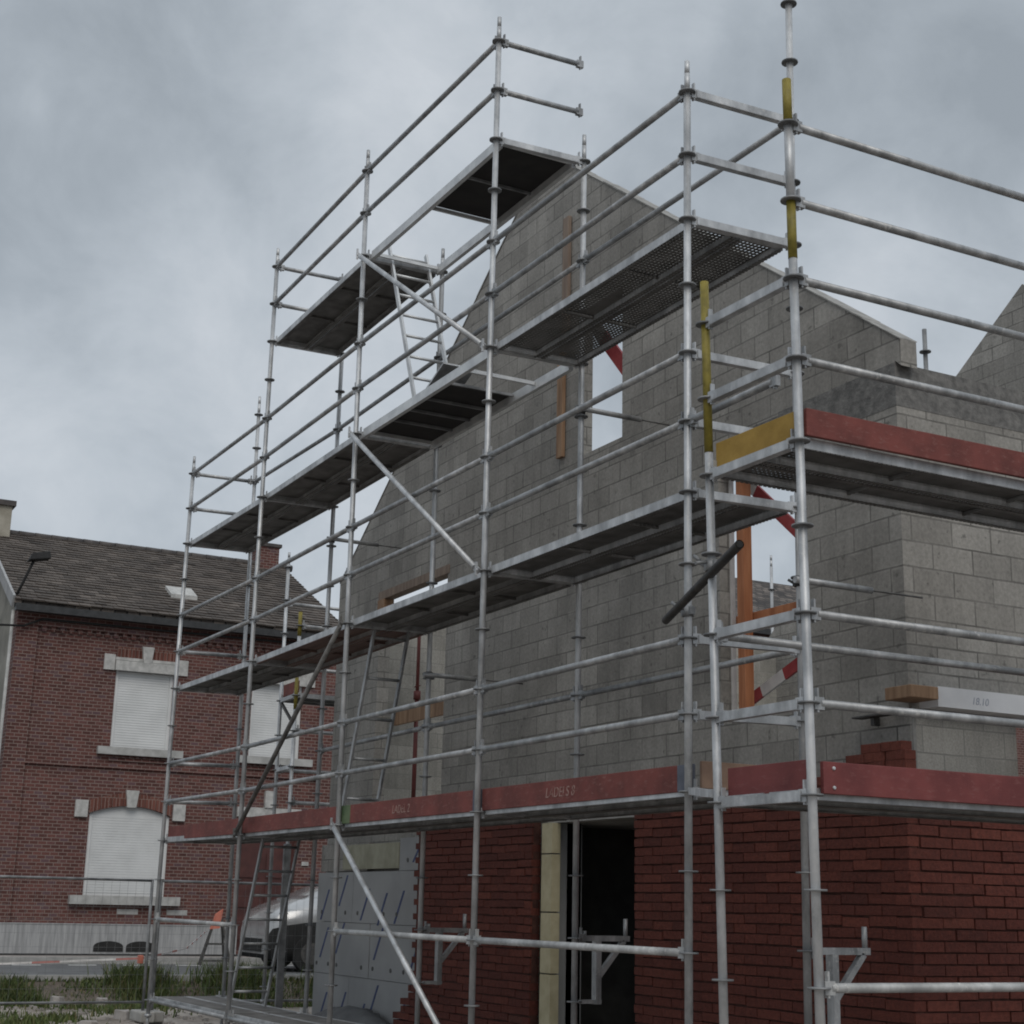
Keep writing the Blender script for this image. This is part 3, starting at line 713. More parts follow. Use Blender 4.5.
# right-hand wall: pale block panel between mortar beads, white lintel board with pencilled figures
b = MB(); b.box(HX1, HX1+.02, 2.0, 3.02, .22, .70); b.build('block_panel', 'block_pale', H)
b = MB(); b.box(HX1+.02, HX1+.028, 2.0, 2.03, .2, .72); b.box(HX1+.02, HX1+.028, 2.0, 3.1, .2, .225); b.build('mortar_bead', 'mortar_cap', H)
b = MB(); b.box(HX1-.1, XB-.02, 2.10, 5.2, .705, .85); ln = b.build('lintel', 'lintel_white', H)
lettering(ln, '18.10', (XB-.0195, 2.42, .745), (0,1,0), (1,0,0), .075, 'ink_grey')
# ---- window timbers
b = MB(); b.box(OPA[0]-.05, OPA[1]+.05, YW-.01, YW+.1, OPA[3]-.015, OPA[3]+.09); b.build('lintel_formwork', 'timber_grey', H)
b = MB(); b.box(OPA[0]-.05, OPA[0]+.16, YW-.02, YW+.12, OPA[3]-.30, OPA[3]-.02); b.build('lintel_support', 'timber', H)
b = MB(); b.box(9.63, 9.65, YI-.05, YI-.01, .92, 3.02); b.build('window_jamb_board', 'wrap_white', H)

def loose(name, label, cat, fn, mats, group=None, bevel=0.004):
    b = MB(); fn(b); o = b.build(name, mats, bevel=bevel); tag(o, label, cat, group); return o
loose('timber_post', 'orange timber post standing in the window opening by the corner', 'timber', lambda b: b.box(9.80, 9.90, 2.06, 2.15, .91, 3.0), 'timber_orange')
loose('timber_board', 'orange timber board fixed level across the same window opening as the orange post', 'timber', lambda b: b.box(9.64, 10.78, 2.16, 2.2, 1.58, 1.74), 'timber_orange')
loose('timber_board', 'brown board across the lower left window opening beside the red prop', 'timber', lambda b: b.box(2.26, 4.14, 2.20, 2.24, 1.46, 1.68), 'timber')
loose('timber_plank', 'narrow brown plank fixed upright on the gable beside the tall narrow window', 'plank', lambda b: b.box(6.80, 6.92, 1.95, 1.992, 3.84, 5.0), 'timber')
loose('timber_plank', 'narrow brown plank fixed upright high on the gable above the perforated deck', 'plank', lambda b: b.box(6.88, 7.0, 1.95, 1.992, 5.05, 6.55), 'timber_grey')
def propf(b):
    b.tube((2.74,2.30,.44),(2.74,2.30,1.8),.027,12); b.tube((2.74,2.30,1.8),(2.74,2.30,3.04),.022,12)
    b.box(2.64,2.84,2.2,2.4,3.04,3.05); b.box(2.66,2.82,2.22,2.38,.42,.44); b.tube((2.74,2.30,1.75),(2.74,2.30,1.86),.045,12); b.tube((2.66,2.3,1.92),(2.82,2.3,1.92),.008,6)
loose('steel_prop', 'dark red adjustable steel prop standing in the lower left window opening', 'prop', propf, 'prop_red', bevel=0)
def striped(p, q, label, n=6, w=.12):
    e = empty('striped_board', p); p, q = Vector(p), Vector(q); tag(e, label, 'board')
    for i in range(n):
        b = MB(); b.bar(p.lerp(q, i/n), p.lerp(q, (i+1)/n), .025, w); b.build('stripe_panel', 'wrap_red' if i % 2 == (1 if n == 3 else 0) else 'wrap_white', e)
striped((9.15, 2.32, 3.38), (10.95, 2.32, 1.85), 'red and white striped board sloping down behind the top of the corner window', 3, .11)
striped((9.45, 2.34, .98), (10.9, 2.42, 1.55), 'red and white striped board rising across the foot of the corner window', 5, .10)
striped((6.60, 2.33, 5.74), (8.15, 2.33, 4.06), 'mostly red striped board across the top of the tall narrow gable window', 3, .16)
# bricks stacked on the corner
zt = ZB0 + CR*(int((.24-ZB0)/CR)-1) + BHt + .008
for r, (x0, n) in enumerate(((11.10, 5), (11.27, 4), (11.50, 3), (11.68, 2))):
    for j in range(n):
        x = x0 + j*.222 + rng.uniform(-.012,.012)
        if x + .21 > XB + .02: continue
        b = MB(); b.tv = rng.uniform(.7,.93); a = rng.uniform(-.05,.05)
        M = Matrix.Translation((x+.105, YB+.05, zt + .001 + r*.0665)) @ Matrix.Rotation(a, 4, 'Z')
        b.box(-.103,.103,-.049,.049,0,.0655, M); o = b.build('brick', 'red_brick', bevel=.003)
        tag(o, 'loose dark red brick in the small stack on the wall corner', 'brick', 'bricks stacked on the wall corner')
b = MB(); b.box(11.90, 12.17, 1.80, 2.06, .745, .835); tag(b.build('timber_block', 'timber', bevel=.006), 'short brown timber block beside the white lintel on the wall corner', 'timber')
def brk(b):
    b.box(11.45, 11.9, 1.87, 1.97, .66, .675); b.box(11.6,11.64,1.92,1.98,.60,.66)
loose('timber_scrap', 'thin dark timber scrap fixed under the timber block on the wall corner', 'timber', brk, 'steel_dark')
# doorway clutter: trestle
def trest(b):
    for x in (7.9, 8.3):
        b.bar((x, 2.75, -2.22), (x+.05, 2.95, -1.5), .05, .05); b.bar((x, 3.2, -2.22), (x+.05, 2.98, -1.5), .05, .05)
    b.box(7.75, 8.5, 2.9, 3.02, -1.5, -1.42)
loose('trestle', 'dark wooden trestle inside the black doorway', 'trestle', trest, 'steel_black', bevel=0)

# ------------------------------------------------------------------ ladders
def ladder(label, foot, head, half, rung=.28, mat='aluminium', y0=None):
    """foot/head: centre points; the ladder leans along x, its stiles half metres apart along y"""
    f, h = Vector(foot), Vector(head); e = empty('ladder', f); tag(e, label, 'ladder')
    for s in (-1, 1):
        b = MB(); b.bar(f + Vector((0,s*half,0)), h + Vector((0,s*half,0)), .05, .024, (0,1,0)); b.build('stile', mat, e)
    n = int((h-f).length/rung)
    for i in range(1, n+1):
        P = f.lerp(h, (i-.4)/n); b = MB(); b.tube(P - Vector((0,half,0)), P + Vector((0,half,0)), .016, 10); b.build('rung', mat, e)
ladder('alloy ladder standing on the third deck and reaching up to the top hatch', (6.84, .53, 4.06), (5.94, .53, 6.2), .22)
ladder('grey ladder leaning from the lowest deck up to the second deck', (5.30, .50, .06), (6.02, .50, 2.05), .19, rung=.40, mat='zinc_rail')
ladder('grey ladder leaning from the base planks up to the lowest deck at the left end', (2.12, .53, -1.94), (2.98, .53, -.02), .22, mat='zinc_rail')

b = MB(); b.bar((.02, 1.69, GZ), (0.02, 1.69, .02), .12, .07, (0,1,0)); b.bar((.06,1.64,GZ+.1),(.06,1.64,0),.04,.03,(0,1,0))
tag(b.build('steel_channel', 'zinc_dull', bevel=.004), 'thick grey steel channel standing upright at the left corner of the unfinished house', 'post')
# tarpaulin bunched at the wall foot
b = MB(); nx, ny = 30, 7; g = []
for i in range(nx):
    row = []
    for j in range(ny):
        t = i/(nx-1); x = .95 + t*3.0; hump = max(0, math.sin(t*math.pi))**.7
        z = GZ + .02 + hump*.36*math.sin(min(1,(j+.2)/(ny-1))*math.pi*.55) + rng.uniform(0,.04)
        row.append(b.bm.verts.new((x, 1.25 + j*.095 + rng.uniform(-.02,.02), z)))
    g.append(row)
for i in range(nx-1):
    for j in range(ny-1): b.face([g[i][j], g[i+1][j], g[i+1][j+1], g[i][j+1]], True)
tp = b.build('tarpaulin', 'tarp'); tag(tp, 'crumpled dark grey tarpaulin bunched at the foot of the insulated wall', 'tarpaulin')
sm = tp.modifiers.new('thick', 'SOLIDIFY'); sm.thickness = .01

# ------------------------------------------------------------------ 5. brick house across the road
FX = -11.0; Y0, Y1, BZ0, GUT = -.22, 6.72, -1.80, 4.84
HB = empty('brick_house', (FX-3, 3, BZ0)); tag(HB, 'two-storey red brick house with white roller shutters and a brown tiled roof across the road', 'house')
def fbox(b, y0, y1, z0, z1, out, back=0.0): b.box(FX - back, FX + out, y0, y1, z0, z1)
WIN = [(1.55,3.17,-.70,1.06), (1.84,3.04,2.20,3.95), (4.74,5.86,2.20,3.95), (4.62,5.92,-1.72,.95)]
b = MB(); ys = sorted({Y0, Y1, *[w[0] for w in WIN], *[w[1] for w in WIN]})
for a, c in zip(ys, ys[1:]):
    hs = sorted([(w[2], w[3]) for w in WIN if w[0] <= a+1e-6 and w[1] >= c-1e-6]); lo = BZ0
    for z0, z1 in hs: b.box(FX-.3, FX, a, c, lo, z0); lo = z1
    b.box(FX-.3, FX, a, c, lo, GUT)
# corner pilasters, cornice courses, string course and dentils
for a, c in ((Y0, Y0+.42), (Y1-.42, Y1)): b.box(FX, FX+.055, a, c, -1.24, 4.50)
b.box(FX, FX+.065, Y0, Y1, 4.50, 4.62); b.box(FX, FX+.10, Y0, Y1, 4.62, GUT)
b.box(FX, FX+.05, Y0+.42, Y1-.42, 1.78, 1.86)
y = Y0 + .5
while y < Y1 - .5: b.box(FX, FX+.05, y, y+.09, 4.40, 4.50); y += .18
for (a, c) in ((1.95, 2.95), (4.85, 5.8)):
    b.box(FX, FX+.035, a-.12, c+.12, 1.93, 1.97)
    y = a
    while y < c: b.box(FX, FX+.03, y, y+.07, 1.99, 2.04); y += .14
b.box(FX-8.5, FX-.3, Y1-.3, Y1, BZ0, 4.84)
for i in range(14):       # brickwork over the segmental arch of the wide window
    (pa, pb) = [(1.55 + 1.62*j/14, .88 + .17*max(0, math.sin(math.pi*j/14))**.9) for j in (i, i+1)]
    b.hexa([(FX-.3,pa[0],pa[1]),(FX,pa[0],pa[1]),(FX,pb[0],pb[1]),(FX-.3,pb[0],pb[1]),(FX-.3,pa[0],1.06),(FX,pa[0],1.06),(FX,pb[0],1.06),(FX-.3,pb[0],1.06)])
b.build('wall', 'house_brick', HB)
b = MB(); b.box(FX-8.5, FX-.3, Y0, Y0+.25, BZ0, 4.84); b.prism([(FX-8.5,4.84),(FX-.3,4.84),(FX-4.5,7.15)], 'y', Y0, Y0+.25); b.build('side_wall', 'render_grey', HB)
b = MB(); b.prism([(FX-8.5,4.84),(FX-.3,4.84),(FX-4.5,7.15)], 'y', Y1-.25, Y1); b.build('gable_wall', 'house_brick', HB)
b = MB(); b.box(FX-.01, FX+.07, Y0, Y1-2.0, BZ0, -1.24); b.box(FX-.01, FX+.07, Y1-.62, Y1, BZ0, -1.24); b.box(FX-.01, FX+.08, Y0, Y1-2.0, -1.255, -1.235)
b.build('plinth', 'plinth_stone', HB)
for yc in (2.12, 2.76):
    b = MB(); pts = [(yc-.29,-1.76),(yc+.29,-1.76)] + [(yc+.29*math.cos(t), -1.66 + .10*math.sin(t)) for t in [R(a) for a in range(0,181,20)]]
    b.prism(pts, 'x', FX+.05, FX+.082); b.build('cellar_vent', 'grille_black', HB)
# lower window with segmental arch
def arch_pts(a, c, z, rise, n=14): return [(a + (c-a)*i/n, z + rise*max(0, math.sin(math.pi*i/n))**.9) for i in range(n+1)]
def slats(b, a, c, z0, z1, x, arch=None):
    z = z0
    while z < z1 - .01:
        zz = min(z + .052, z1); b.box(x-.015, x, a, c, z, zz-.006); z += .052
    b.box(x-.03, x-.013, a, c, z0, z1)
a, c, z0, z1 = 1.55, 3.17, -.70, .86
win = MB(); 
for (ya, yb_) in ((a, a+.07), (c-.07, c)): win.box(FX-.2, FX-.04, ya, yb_, z0, z1)
win.box(FX-.2, FX-.1, a, c, z1-.06, z1)
win = win.build('window', 'shutter', HB); win['label'] = 'wide ground-floor window with its roller shutter down'
b = MB(); slats(b, a+.07, c-.07, z0, z1, FX-.07); b.build('roller_shutter', 'shutter', win)
b = MB(); pts = [(a,.84)] + arch_pts(a, c, .88, .17) + [(c,.84)]; b.prism(pts, 'x', FX-.13, FX-.072); b.build('arch_panel', 'shutter', win)
b = MB(); b.box(FX-.05, FX+.14, a-.27, c+.30, z0-.17, z0); b.build('sill', 'stone_sill', win)
b = MB(); n = 15; ap = arch_pts(a-.02, c+.02, .88, .17, n)
for i in range(n):
    (ya, za), (yb_, zb_) = ap[i], ap[i+1]
    b.hexa([(FX-.02,ya+.006,za),(FX+.035,ya+.006,za),(FX+.035,yb_-.006,zb_),(FX-.02,yb_-.006,zb_),(FX-.02,ya+.002,za+.25),(FX+.035,ya+.002,za+.25),(FX+.035,yb_-.002,zb_+.25),(FX-.02,yb_-.002,zb_+.25)])
b.build('brick_arch', 'rubbed_brick', win)
ym = (a+c)/2
b = MB(); b.hexa([(FX,ym-.09,1.02),(FX+.08,ym-.09,1.02),(FX+.08,ym+.09,1.02),(FX,ym+.09,1.02),(FX,ym-.13,1.36),(FX+.09,ym-.13,1.36),(FX+.09,ym+.13,1.36),(FX,ym+.13,1.36)]); b.build('keystone', 'stone_white', win)
for ya in (a-.30, c+.05):
    b = MB(); b.box(FX, FX+.06, ya, ya+.25, .80, 1.13); b.build('impost', 'stone_white', win)
for (a, c, z0, z1), lb in ((WIN[1], 'upper window above the wide shuttered window'), (WIN[2], 'upper window over the front door')):
    f = MB()
    for (ya, yb_) in ((a, a+.06), (c-.06, c)): f.box(FX-.2, FX-.04, ya, yb_, z0, z1)
    f.box(FX-.2, FX-.1, a, c, z1-.06, z1)
    win = f.build('window', 'shutter', HB); win['label'] = lb
    b = MB(); slats(b, a+.06, c-.06, z0, z1-.2, FX-.07); b.build('roller_shutter', 'shutter', win)
    b = MB(); b.box(FX-.05, FX+.10, a-.04, c+.04, z1-.20, z1); b.box(FX, FX+.06, a-.04, c+.04, z1+.012, z1+.07); b.build('shutter_box', 'stone_white', win)
    b = MB(); b.box(FX-.05, FX+.12, a-.26, c+.28, z0-.15, z0); b.build('sill', 'stone_sill', win)
    b = MB(); n = 13
    for i in range(n): b.box(FX, FX+.03, a-.02+(c-a+.04)*i/n+.006, a-.02+(c-a+.04)*(i+1)/n-.006, z1+.075, z1+.29)
    b.build('brick_arch', 'rubbed_brick', win)
    ym = (a+c)/2; b = MB(); b.hexa([(FX,ym-.08,z1-.02),(FX+.105,ym-.08,z1-.02),(FX+.105,ym+.08,z1-.02),(FX,ym+.08,z1-.02),(FX,ym-.12,z1+.32),(FX+.115,ym-.12,z1+.32),(FX+.115,ym+.12,z1+.32),(FX,ym+.12,z1+.32)]); b.build('keystone', 'stone_white', win)
    for ya in (a-.27, c+.05):
        b = MB(); b.box(FX, FX+.05, ya, ya+.22, z1-.20, z1+.12); b.build('impost', 'stone_white', win)
a, c, z0, z1 = WIN[3]
b = MB(); b.box(FX-.22, FX-.15, a, c, z0, .62); dr = b.build('front_door', 'door_red', HB)
b = MB()
for ya in (a+.10, (a+c)/2+.06):
    for za in (z0+.2, z0+.85, z0+1.45): b.box(FX-.15, FX-.13, ya, ya+.48, za, za+.48)
b.build('door_panel', 'door_red', dr)
b = MB(); b.box(FX-.2, FX-.12, a, c, .62, .70); b.box(FX-.2, FX-.16, a, c, .70, .95); b.build('transom_light', 'stone_white', HB)
b = MB(); b.box(FX, FX+.06, a-.05, c+.05, .95, 1.15); b.box(FX, FX+.09, (a+c)/2-.12, (a+c)/2+.12, 1.15, 1.5); b.build('door_lintel', 'stone_white', HB)
b = MB(); b.box(FX, FX+.03, 6.05, 6.2, .0, .08); b.build('house_number_plate', 'stone_white', HB)
for yy in (2.25, 3.25): 
    b = MB(); b.box(FX, FX+.008, yy, yy+.42, -1.05, -.95); b.build('wall_vent', 'stone_sill', HB)
# roof, gutter, chimneys, skylight
RXe, RZe, RXr, RZr = FX+.25, 4.86, -15.5, 7.22
b = MB(); th = .10
b.hexa([(RXe,Y0-.12,RZe),(RXe,Y1+.12,RZe),(RXr,Y1+.12,RZr),(RXr,Y0-.12,RZr),(RXe,Y0-.12,RZe+th),(RXe,Y1+.12,RZe+th),(RXr,Y1+.12,RZr+th),(RXr,Y0-.12,RZr+th)])
b.hexa([(RXr,Y0-.12,RZr),(RXr,Y1+.12,RZr),(-20.2,Y1+.12,RZe),(-20.2,Y0-.12,RZe),(RXr,Y0-.12,RZr+th),(RXr,Y1+.12,RZr+th),(-20.2,Y1+.12,RZe+th),(-20.2,Y0-.12,RZe+th)])
b.mi = 1; sl = Vector((RXr-RXe, 0, RZr-RZe)); SLN = sl.length; sl.normalize(); nrm_ = Vector((-sl.z, 0, sl.x)); nrm_ = nrm_ if nrm_.z > 0 else -nrm_
rt = random.Random(5); u = -.06; row = 0; o0 = Vector((RXe, 0, RZe+th))
while u < SLN - .05:
    y = Y0 - .12 + (.115 if row % 2 else 0) - .115
    while y < Y1 + .10:
        a_, c_ = max(Y0-.12, y+.004), min(Y1+.12, y+.226); y += .23
        if c_ - a_ < .03: continue
        h0, h1 = .030 + rt.uniform(-.006,.010), .006; w0 = rt.uniform(-.012,.012); b.tv = min(1, max(0, rt.gauss(.5,.2)))
        P = lambda yy, uu, hh: o0 + sl*uu + nrm_*hh + Vector((0, yy, 0))
        e0, e1 = u + w0, min(SLN, u + .235)
        b.hexa([P(a_,e0,.001),P(c_,e0+rt.uniform(-.006,.006),.001),P(c_,e1,.001),P(a_,e1,.001),P(a_,e0,h0),P(c_,e0,h0*.92),P(c_,e1,h1),P(a_,e1,h1)])
    u += .20; row += 1
rf = b.build('roof', ['roof_slate', 'roof_tile'], HB)
b = MB(); y = Y0-.1
while y < Y1: b.tube((RXr,y,RZr+th), (RXr,y+.36,RZr+th-.006), .085, 10); y += .37
b.build('ridge_tile', 'ridge_tile', rf)
b = MB(); b.bar((RXe-.02,Y0-.14,RZe+.05),(RXr,Y0-.14,RZr+.06),.05,.24); b.build('verge_slate', 'plinth_stone', rf)
b = MB(); b.box(-15.9,-15.1,Y0-.5,Y0+.38,6.5,7.86); b.mi = 1; b.box(-15.97,-15.03,Y0-.57,Y0+.45,7.86,7.98); b.build('chimney', ['chimney_render','ridge_tile'], rf)['label'] = 'beige rendered chimney'
b = MB(); b.box(-15.9,-15.15,6.10,6.60,6.5,7.72); b.mi = 1; b.box(-15.95,-15.1,6.05,6.65,7.72,7.80); b.build('chimney', ['house_brick','ridge_tile'], rf)['label'] = 'small brick chimney'
def onroof(x): return RZe + th + (RXe - x)/(RXe-RXr)*(RZr-RZe)
b = MB(); b.hexa([(-11.92,3.1,onroof(-11.92)),(-11.92,3.68,onroof(-11.92)),(-12.45,3.68,onroof(-12.45)),(-12.45,3.1,onroof(-12.45)),
                  (-11.92,3.1,onroof(-11.92)+.10),(-11.92,3.68,onroof(-11.92)+.10),(-12.45,3.68,onroof(-12.45)+.10),(-12.45,3.1,onroof(-12.45)+.10)]); b.build('skylight', 'stone_white', rf)
b = MB(); b.box(RXe-.02, RXe+.13, Y0-.1, Y1+.1, 4.72, 4.86); b.box(FX+.10, RXe-.02, Y0-.05, Y1+.05, 4.80, 4.85); b.build('gutter', 'gutter', HB)
b = MB(); b.tube((FX+.1,Y0-.10,BZ0+.1),(FX+.1,Y0-.10,4.75),.032,10); b.build('downpipe', 'stone_sill', HB)
# overhead cable and street lamp on the house front
cb = MB(); pts = [(-9.6,-3.4,4.15),(-10.3,-1.2,4.30),(-10.85,-.1,4.45),(-10.86,.25,4.62),(-10.85,6.4,4.66)]
for p, q in zip(pts, pts[1:]): cb.tube(p, q, .022, 8)
tag(cb.build('overhead_cable', 'rubber'), 'black overhead cable reaching the brick house under its gutter', 'cable')
LM = empty('street_lamp', (-10.95,-.32,5.1)); tag(LM, 'dark street lamp on a slanted arm in front of the brown roof', 'street lamp')
b = MB(); b.tube((-10.95,-.34,4.9),(-10.75,-.04,5.78),.028,10); b.build('lamp_arm', 'lamp_dark', LM)
b = MB(); b.hexa([(-10.92,-.16,5.74),(-10.6,-.16,5.74),(-10.6,.26,5.82),(-10.92,.26,5.82),(-10.86,-.10,5.90),(-10.66,-.10,5.90),(-10.66,.24,5.98),(-10.86,.24,5.98)]); b.build('lamp_head', 'lamp_dark', LM, bevel=.02)

# ------------------------------------------------------------------ 6. far house seen through the corner window
FH = empty('slate_house', (-15,20,BZ0)); tag(FH, 'far house whose dark slate roof shows through the corner window opening', 'house')
b = MB(); b.box(-19,FX,12.5,30,BZ0,6.2); b.build('wall', 'house_brick', FH)
b = MB(); b.prism([(-19.3,6.2),(FX+.2,6.2),(-15.1,8.6)], 'y', 12.3, 30.2); b.build('roof', 'roof_slate', FH)
b = MB(); b.box(FX+.2, FX+.35, 12.3, 30.2, 6.08, 6.22); b.build('gutter', 'gutter', FH)

# ------------------------------------------------------------------ 7. ground, road, verge
def sm01(t): t = max(0, min(1, t)); return t*t*(3-2*t)
def ground_z(x, y):
    z = GZ + .36*sm01((-4.35-x)/.75)
    return z + (.03*math.sin(x*1.7+y*.9)*math.sin(y*1.3) if -4.6 < x < 12 else 0)
b = MB(); xs = [-300,-60,-25,-12,-9,-7] + [-6+.2*i for i in range(45)] + [3.5+.8*i for i in range(16)] + [18,30,60,300]
ysg = [-300,-60,-25,-12] + [-8+.35*i for i in range(60)] + [14,18,25,60,300]
g = [[b.bm.verts.new((x, y, ground_z(x,y) - .01)) for y in ysg] for x in xs]
for i in range(len(xs)-1):
    for j in range(len(ysg)-1): b.face([g[i][j], g[i+1][j], g[i+1][j+1], g[i][j+1]], True)
tag(b.build('ground', 'site_soil', origin=(0,0,0)), kind='structure')
b = MB(); b.box(-9.75, -5.15, -120, 120, -2.2, -1.945); tag(b.build('road', 'asphalt', origin=(0,0,-1.95)), kind='structure')
b = MB(); b.box(-11.0, -9.9, -120, 120, -2.2, -1.835); tag(b.build('pavement', 'paving', origin=(0,0,-1.85)), kind='structure')
b = MB(); b.box(-9.9, -9.75, -120, 120, -2.2, -1.825); b.box(-5.15, -5.0, -120, 120, -2.2, -1.925); tag(b.build('kerb', 'kerb', origin=(0,0,-1.9)), kind='structure')
b = MB(); y = -30
while y < 40: b.box(-9.3, -9.18, y, y+.5, -1.945, -1.941); y += 1.0
tag(b.build('road_marking', 'road_paint', origin=(0,0,-1.94)), kind='structure')
# grass on the bank (stuff) and taller weeds
def blades(n, fx, fy, hmin, hmax, seed, tone=(0,1), wid=.012):
    r = random.Random(seed); b = MB()
    for _ in range(n):
        x, y = fx(r), fy(r); z = ground_z(x,y)-.02; h = r.uniform(hmin,hmax); a = r.uniform(0,6.28); w = wid*r.uniform(.6,1.6)
        lx, ly = r.gauss(0,.35)*h, r.gauss(0,.35)*h; b.tv = r.uniform(*tone)
        d = Vector((math.cos(a)*w, math.sin(a)*w, 0)); p = Vector((x,y,z))
        m = p + Vector((lx*.4,ly*.4,h*.6)); t = p + Vector((lx,ly,h))
        v = [b.bm.verts.new(q) for q in (p-d, p+d, m+d*.7, m-d*.7, t)]
        b.face([v[0],v[1],v[2],v[3]]); b.face([v[3],v[2],v[4]])
    return b
rc = random.Random(11); GC = [(rc.gauss(-4.65,.38), rc.uniform(-7,14), rc.uniform(.08,.34), rc.uniform(.5,1.2)) for _ in range(150)]
cur = [None]
def gx(r): cur[0] = r.choice(GC); return max(-5.0, min(-3.3, cur[0][0] + r.gauss(0, cur[0][2]*.8)))
tag(blades(26000, gx, lambda r: cur[0][1] + r.gauss(0, cur[0][2]*1.5), .02, .10, 1, (0,1.0), .011).build('grass', 'grass_blade', origin=(0,0,0)), 'low green grass on the bank between the road and the site', 'grass', kind='stuff')
patch = [(-2.6,-1.9,.5),(-1.2,-2.4,.35),(-3.2,-2.7,.5),(-1.6,-.9,.25),(-.6,-1.5,.2),(-3.0,.6,.4),(.6,-1.5,.3)]
def pf(r):
    c = r.choice(patch); pf.c = c; return c[0] + r.gauss(0,c[2])
tag(blades(2600, pf, lambda r: pf.c[1] + r.gauss(0,pf.c[2]), .04, .17, 5, (.2,.95)).build('grass', 'grass_blade', origin=(0,0,0)), 'scattered grass tufts on the bare site ground at the left', 'grass', kind='stuff')
for i, (x, y, rad, h, lb) in enumerate(((-4.85,1.15,.42,.42,'tall brownish weed clump on the bank left of the fence post'),(-4.8,2.75,.50,.46,'broad weed clump on the bank behind the first scaffold bay'),
        (-4.7,4.6,.55,.40,'dark weed clump on the bank in front of the parked car'),(-4.6,-.9,.30,.28,'small green weed clump on the bank near the left picture edge'))):
    b = blades(1900, lambda r: x + r.gauss(0,rad*.45), lambda r: y + r.gauss(0,rad*.6), h*.15, h*.82, 20+i, (.0,1.0), .009)
    tag(b.build('weed_clump', 'grass_blade'), lb, 'plant')
# rubble lying on the site
st = [(-1.9,.12,.34,.22,.10,'flat pinkish concrete slab at the foot of the fence post'),(-4.3,-.25,.42,.26,.14,'white rubble block on the bank at the left'),(-4.4,.45,.30,.2,.12,'grey rubble block on the bank right of the white one'),
      (-1.0,-1.35,.5,.3,.06,'long pale slab lying flat at the bottom left'),(-.2,-.75,.36,.28,.07,'pale slab lying beside the grass tufts in front of the fence'),(-2.5,-.75,.16,.12,.09,'small pale stone on the soil left of the fence foot')]
for (x, y, a, c, h, lb) in st:
    b = MB(); z = ground_z(x,y) - .02; n = 7; lo, hi = [], []
    for i in range(n):
        t = 6.283*i/n + rng.uniform(-.2,.2); k = rng.uniform(.8,1.1)
        lo.append(b.bm.verts.new((x + a/2*k*math.cos(t), y + c/2*k*math.sin(t), z))); hi.append(b.bm.verts.new((x + a*.44*k*math.cos(t), y + c*.44*k*math.sin(t), z + h + .02 + rng.uniform(-.015,.015))))
    b.face(hi); b.face(lo[::-1])
    for i in range(n): b.face([lo[i], lo[(i+1)%n], hi[(i+1)%n], hi[i]])
    tag(b.build('rubble_block', 'pale_stone', bevel=.01), lb, 'stone')
tag((lambda b: b.build('pebbles', 'pale_stone', origin=(0,0,0)))((lambda b: [b.box(x-s, x+s, y-s*.8, y+s*.8, ground_z(x,y)-.02, ground_z(x,y)+s*.8, None) for x, y, s in [(rng.uniform(-4.2,1.5), rng.uniform(-3.4,2.2), rng.uniform(.008,.035)) for _ in range(420)]] and b)(MB())), 'small stones scattered over the bare site ground', 'stones', kind='stuff')

# ------------------------------------------------------------------ 8. site fence, warning stand, tape
def fence(x, y0, y1, label, top=-.50, bot=-2.22):
    e = empty('site_fence', (x,(y0+y1)/2,GZ)); tag(e, label, 'fence')
    b = MB()
    b.tube((x,y0,bot-.1),(x,y0,top+.02),.021,10); b.tube((x,y1,bot-.1),(x,y1,top+.02),.021,10)
    b.tube((x,y0,top),(x,y1,top),.019,10); b.tube((x,y0,bot+.12),(x,y1,bot+.12),.017,10)
    b.build('fence_frame', 'zinc_dull', e)
    b = MB(); n = int((y1-y0)/.11)
    for i in range(1,n): b.tube((x+.012, y0+(y1-y0)*i/n, bot+.12),(x+.012, y0+(y1-y0)*i/n, top),.0015,5,cap=False)
    for k in range(1,9): z = bot+.12+(top-bot-.12)*k/9; b.tube((x+.016,y0,z),(x+.016,y1,z),.0015,5,cap=False)
    b.build('mesh_panel', 'zinc_dull', e)
    for y in (y0, y1):
        b = MB(); b.box(x-.28,x+.28,y-.10,y+.10,GZ+.0,GZ+.14); b.build('fence_foot', 'concrete', e, bevel=.02)
fence(-1.25, -3.25, .22, 'wire mesh site fence panel at the far left in front of the brick house')
fence(-1.30, .36, 3.80, 'wire mesh site fence panel behind the first scaffold bay')
SG = empty('warning_stand', (-9.2,3.75,-1.945)); tag(SG, 'road warning stand with an orange top in front of the brick house', 'warning sign')
b = MB()
for s in (-1,1):
    b.bar((-9.2,3.75+s*.30,-1.945),(-9.2,3.75+s*.07,-1.1),.04,.04); b.bar((-9.45,3.75+s*.25,-1.945),(-9.2,3.75+s*.07,-1.1),.035,.035)
b.bar((-9.2,3.54,-1.55),(-9.2,3.96,-1.55),.035,.035); b.bar((-9.2,3.44,-1.86),(-9.2,4.06,-1.86),.035,.035); b.build('stand_frame', 'steel_dark', SG)
b = MB(); b.hexa([(-9.23,3.60,-1.28),(-9.17,3.60,-1.28),(-9.17,3.78,-1.26),(-9.23,3.78,-1.26),(-9.23,3.69,-1.0),(-9.17,3.69,-1.0),(-9.17,3.83,-.90),(-9.23,3.83,-.90)]); b.build('warning_flag', 'orange_plastic', SG)
T = empty('barrier_tape', (-1.3,.2,-1.6)); tag(T, 'sagging red and white barrier tape tied to the site fence post', 'tape')
tp_ = [(-6.0,-6.5,-1.75),(-4.0,-3.2,-1.72),(-2.6,-1.4,-1.66),(-1.3,.2,-1.53),(-4.0,1.6,-1.48),(-9.2,3.55,-1.30)]
k = 0
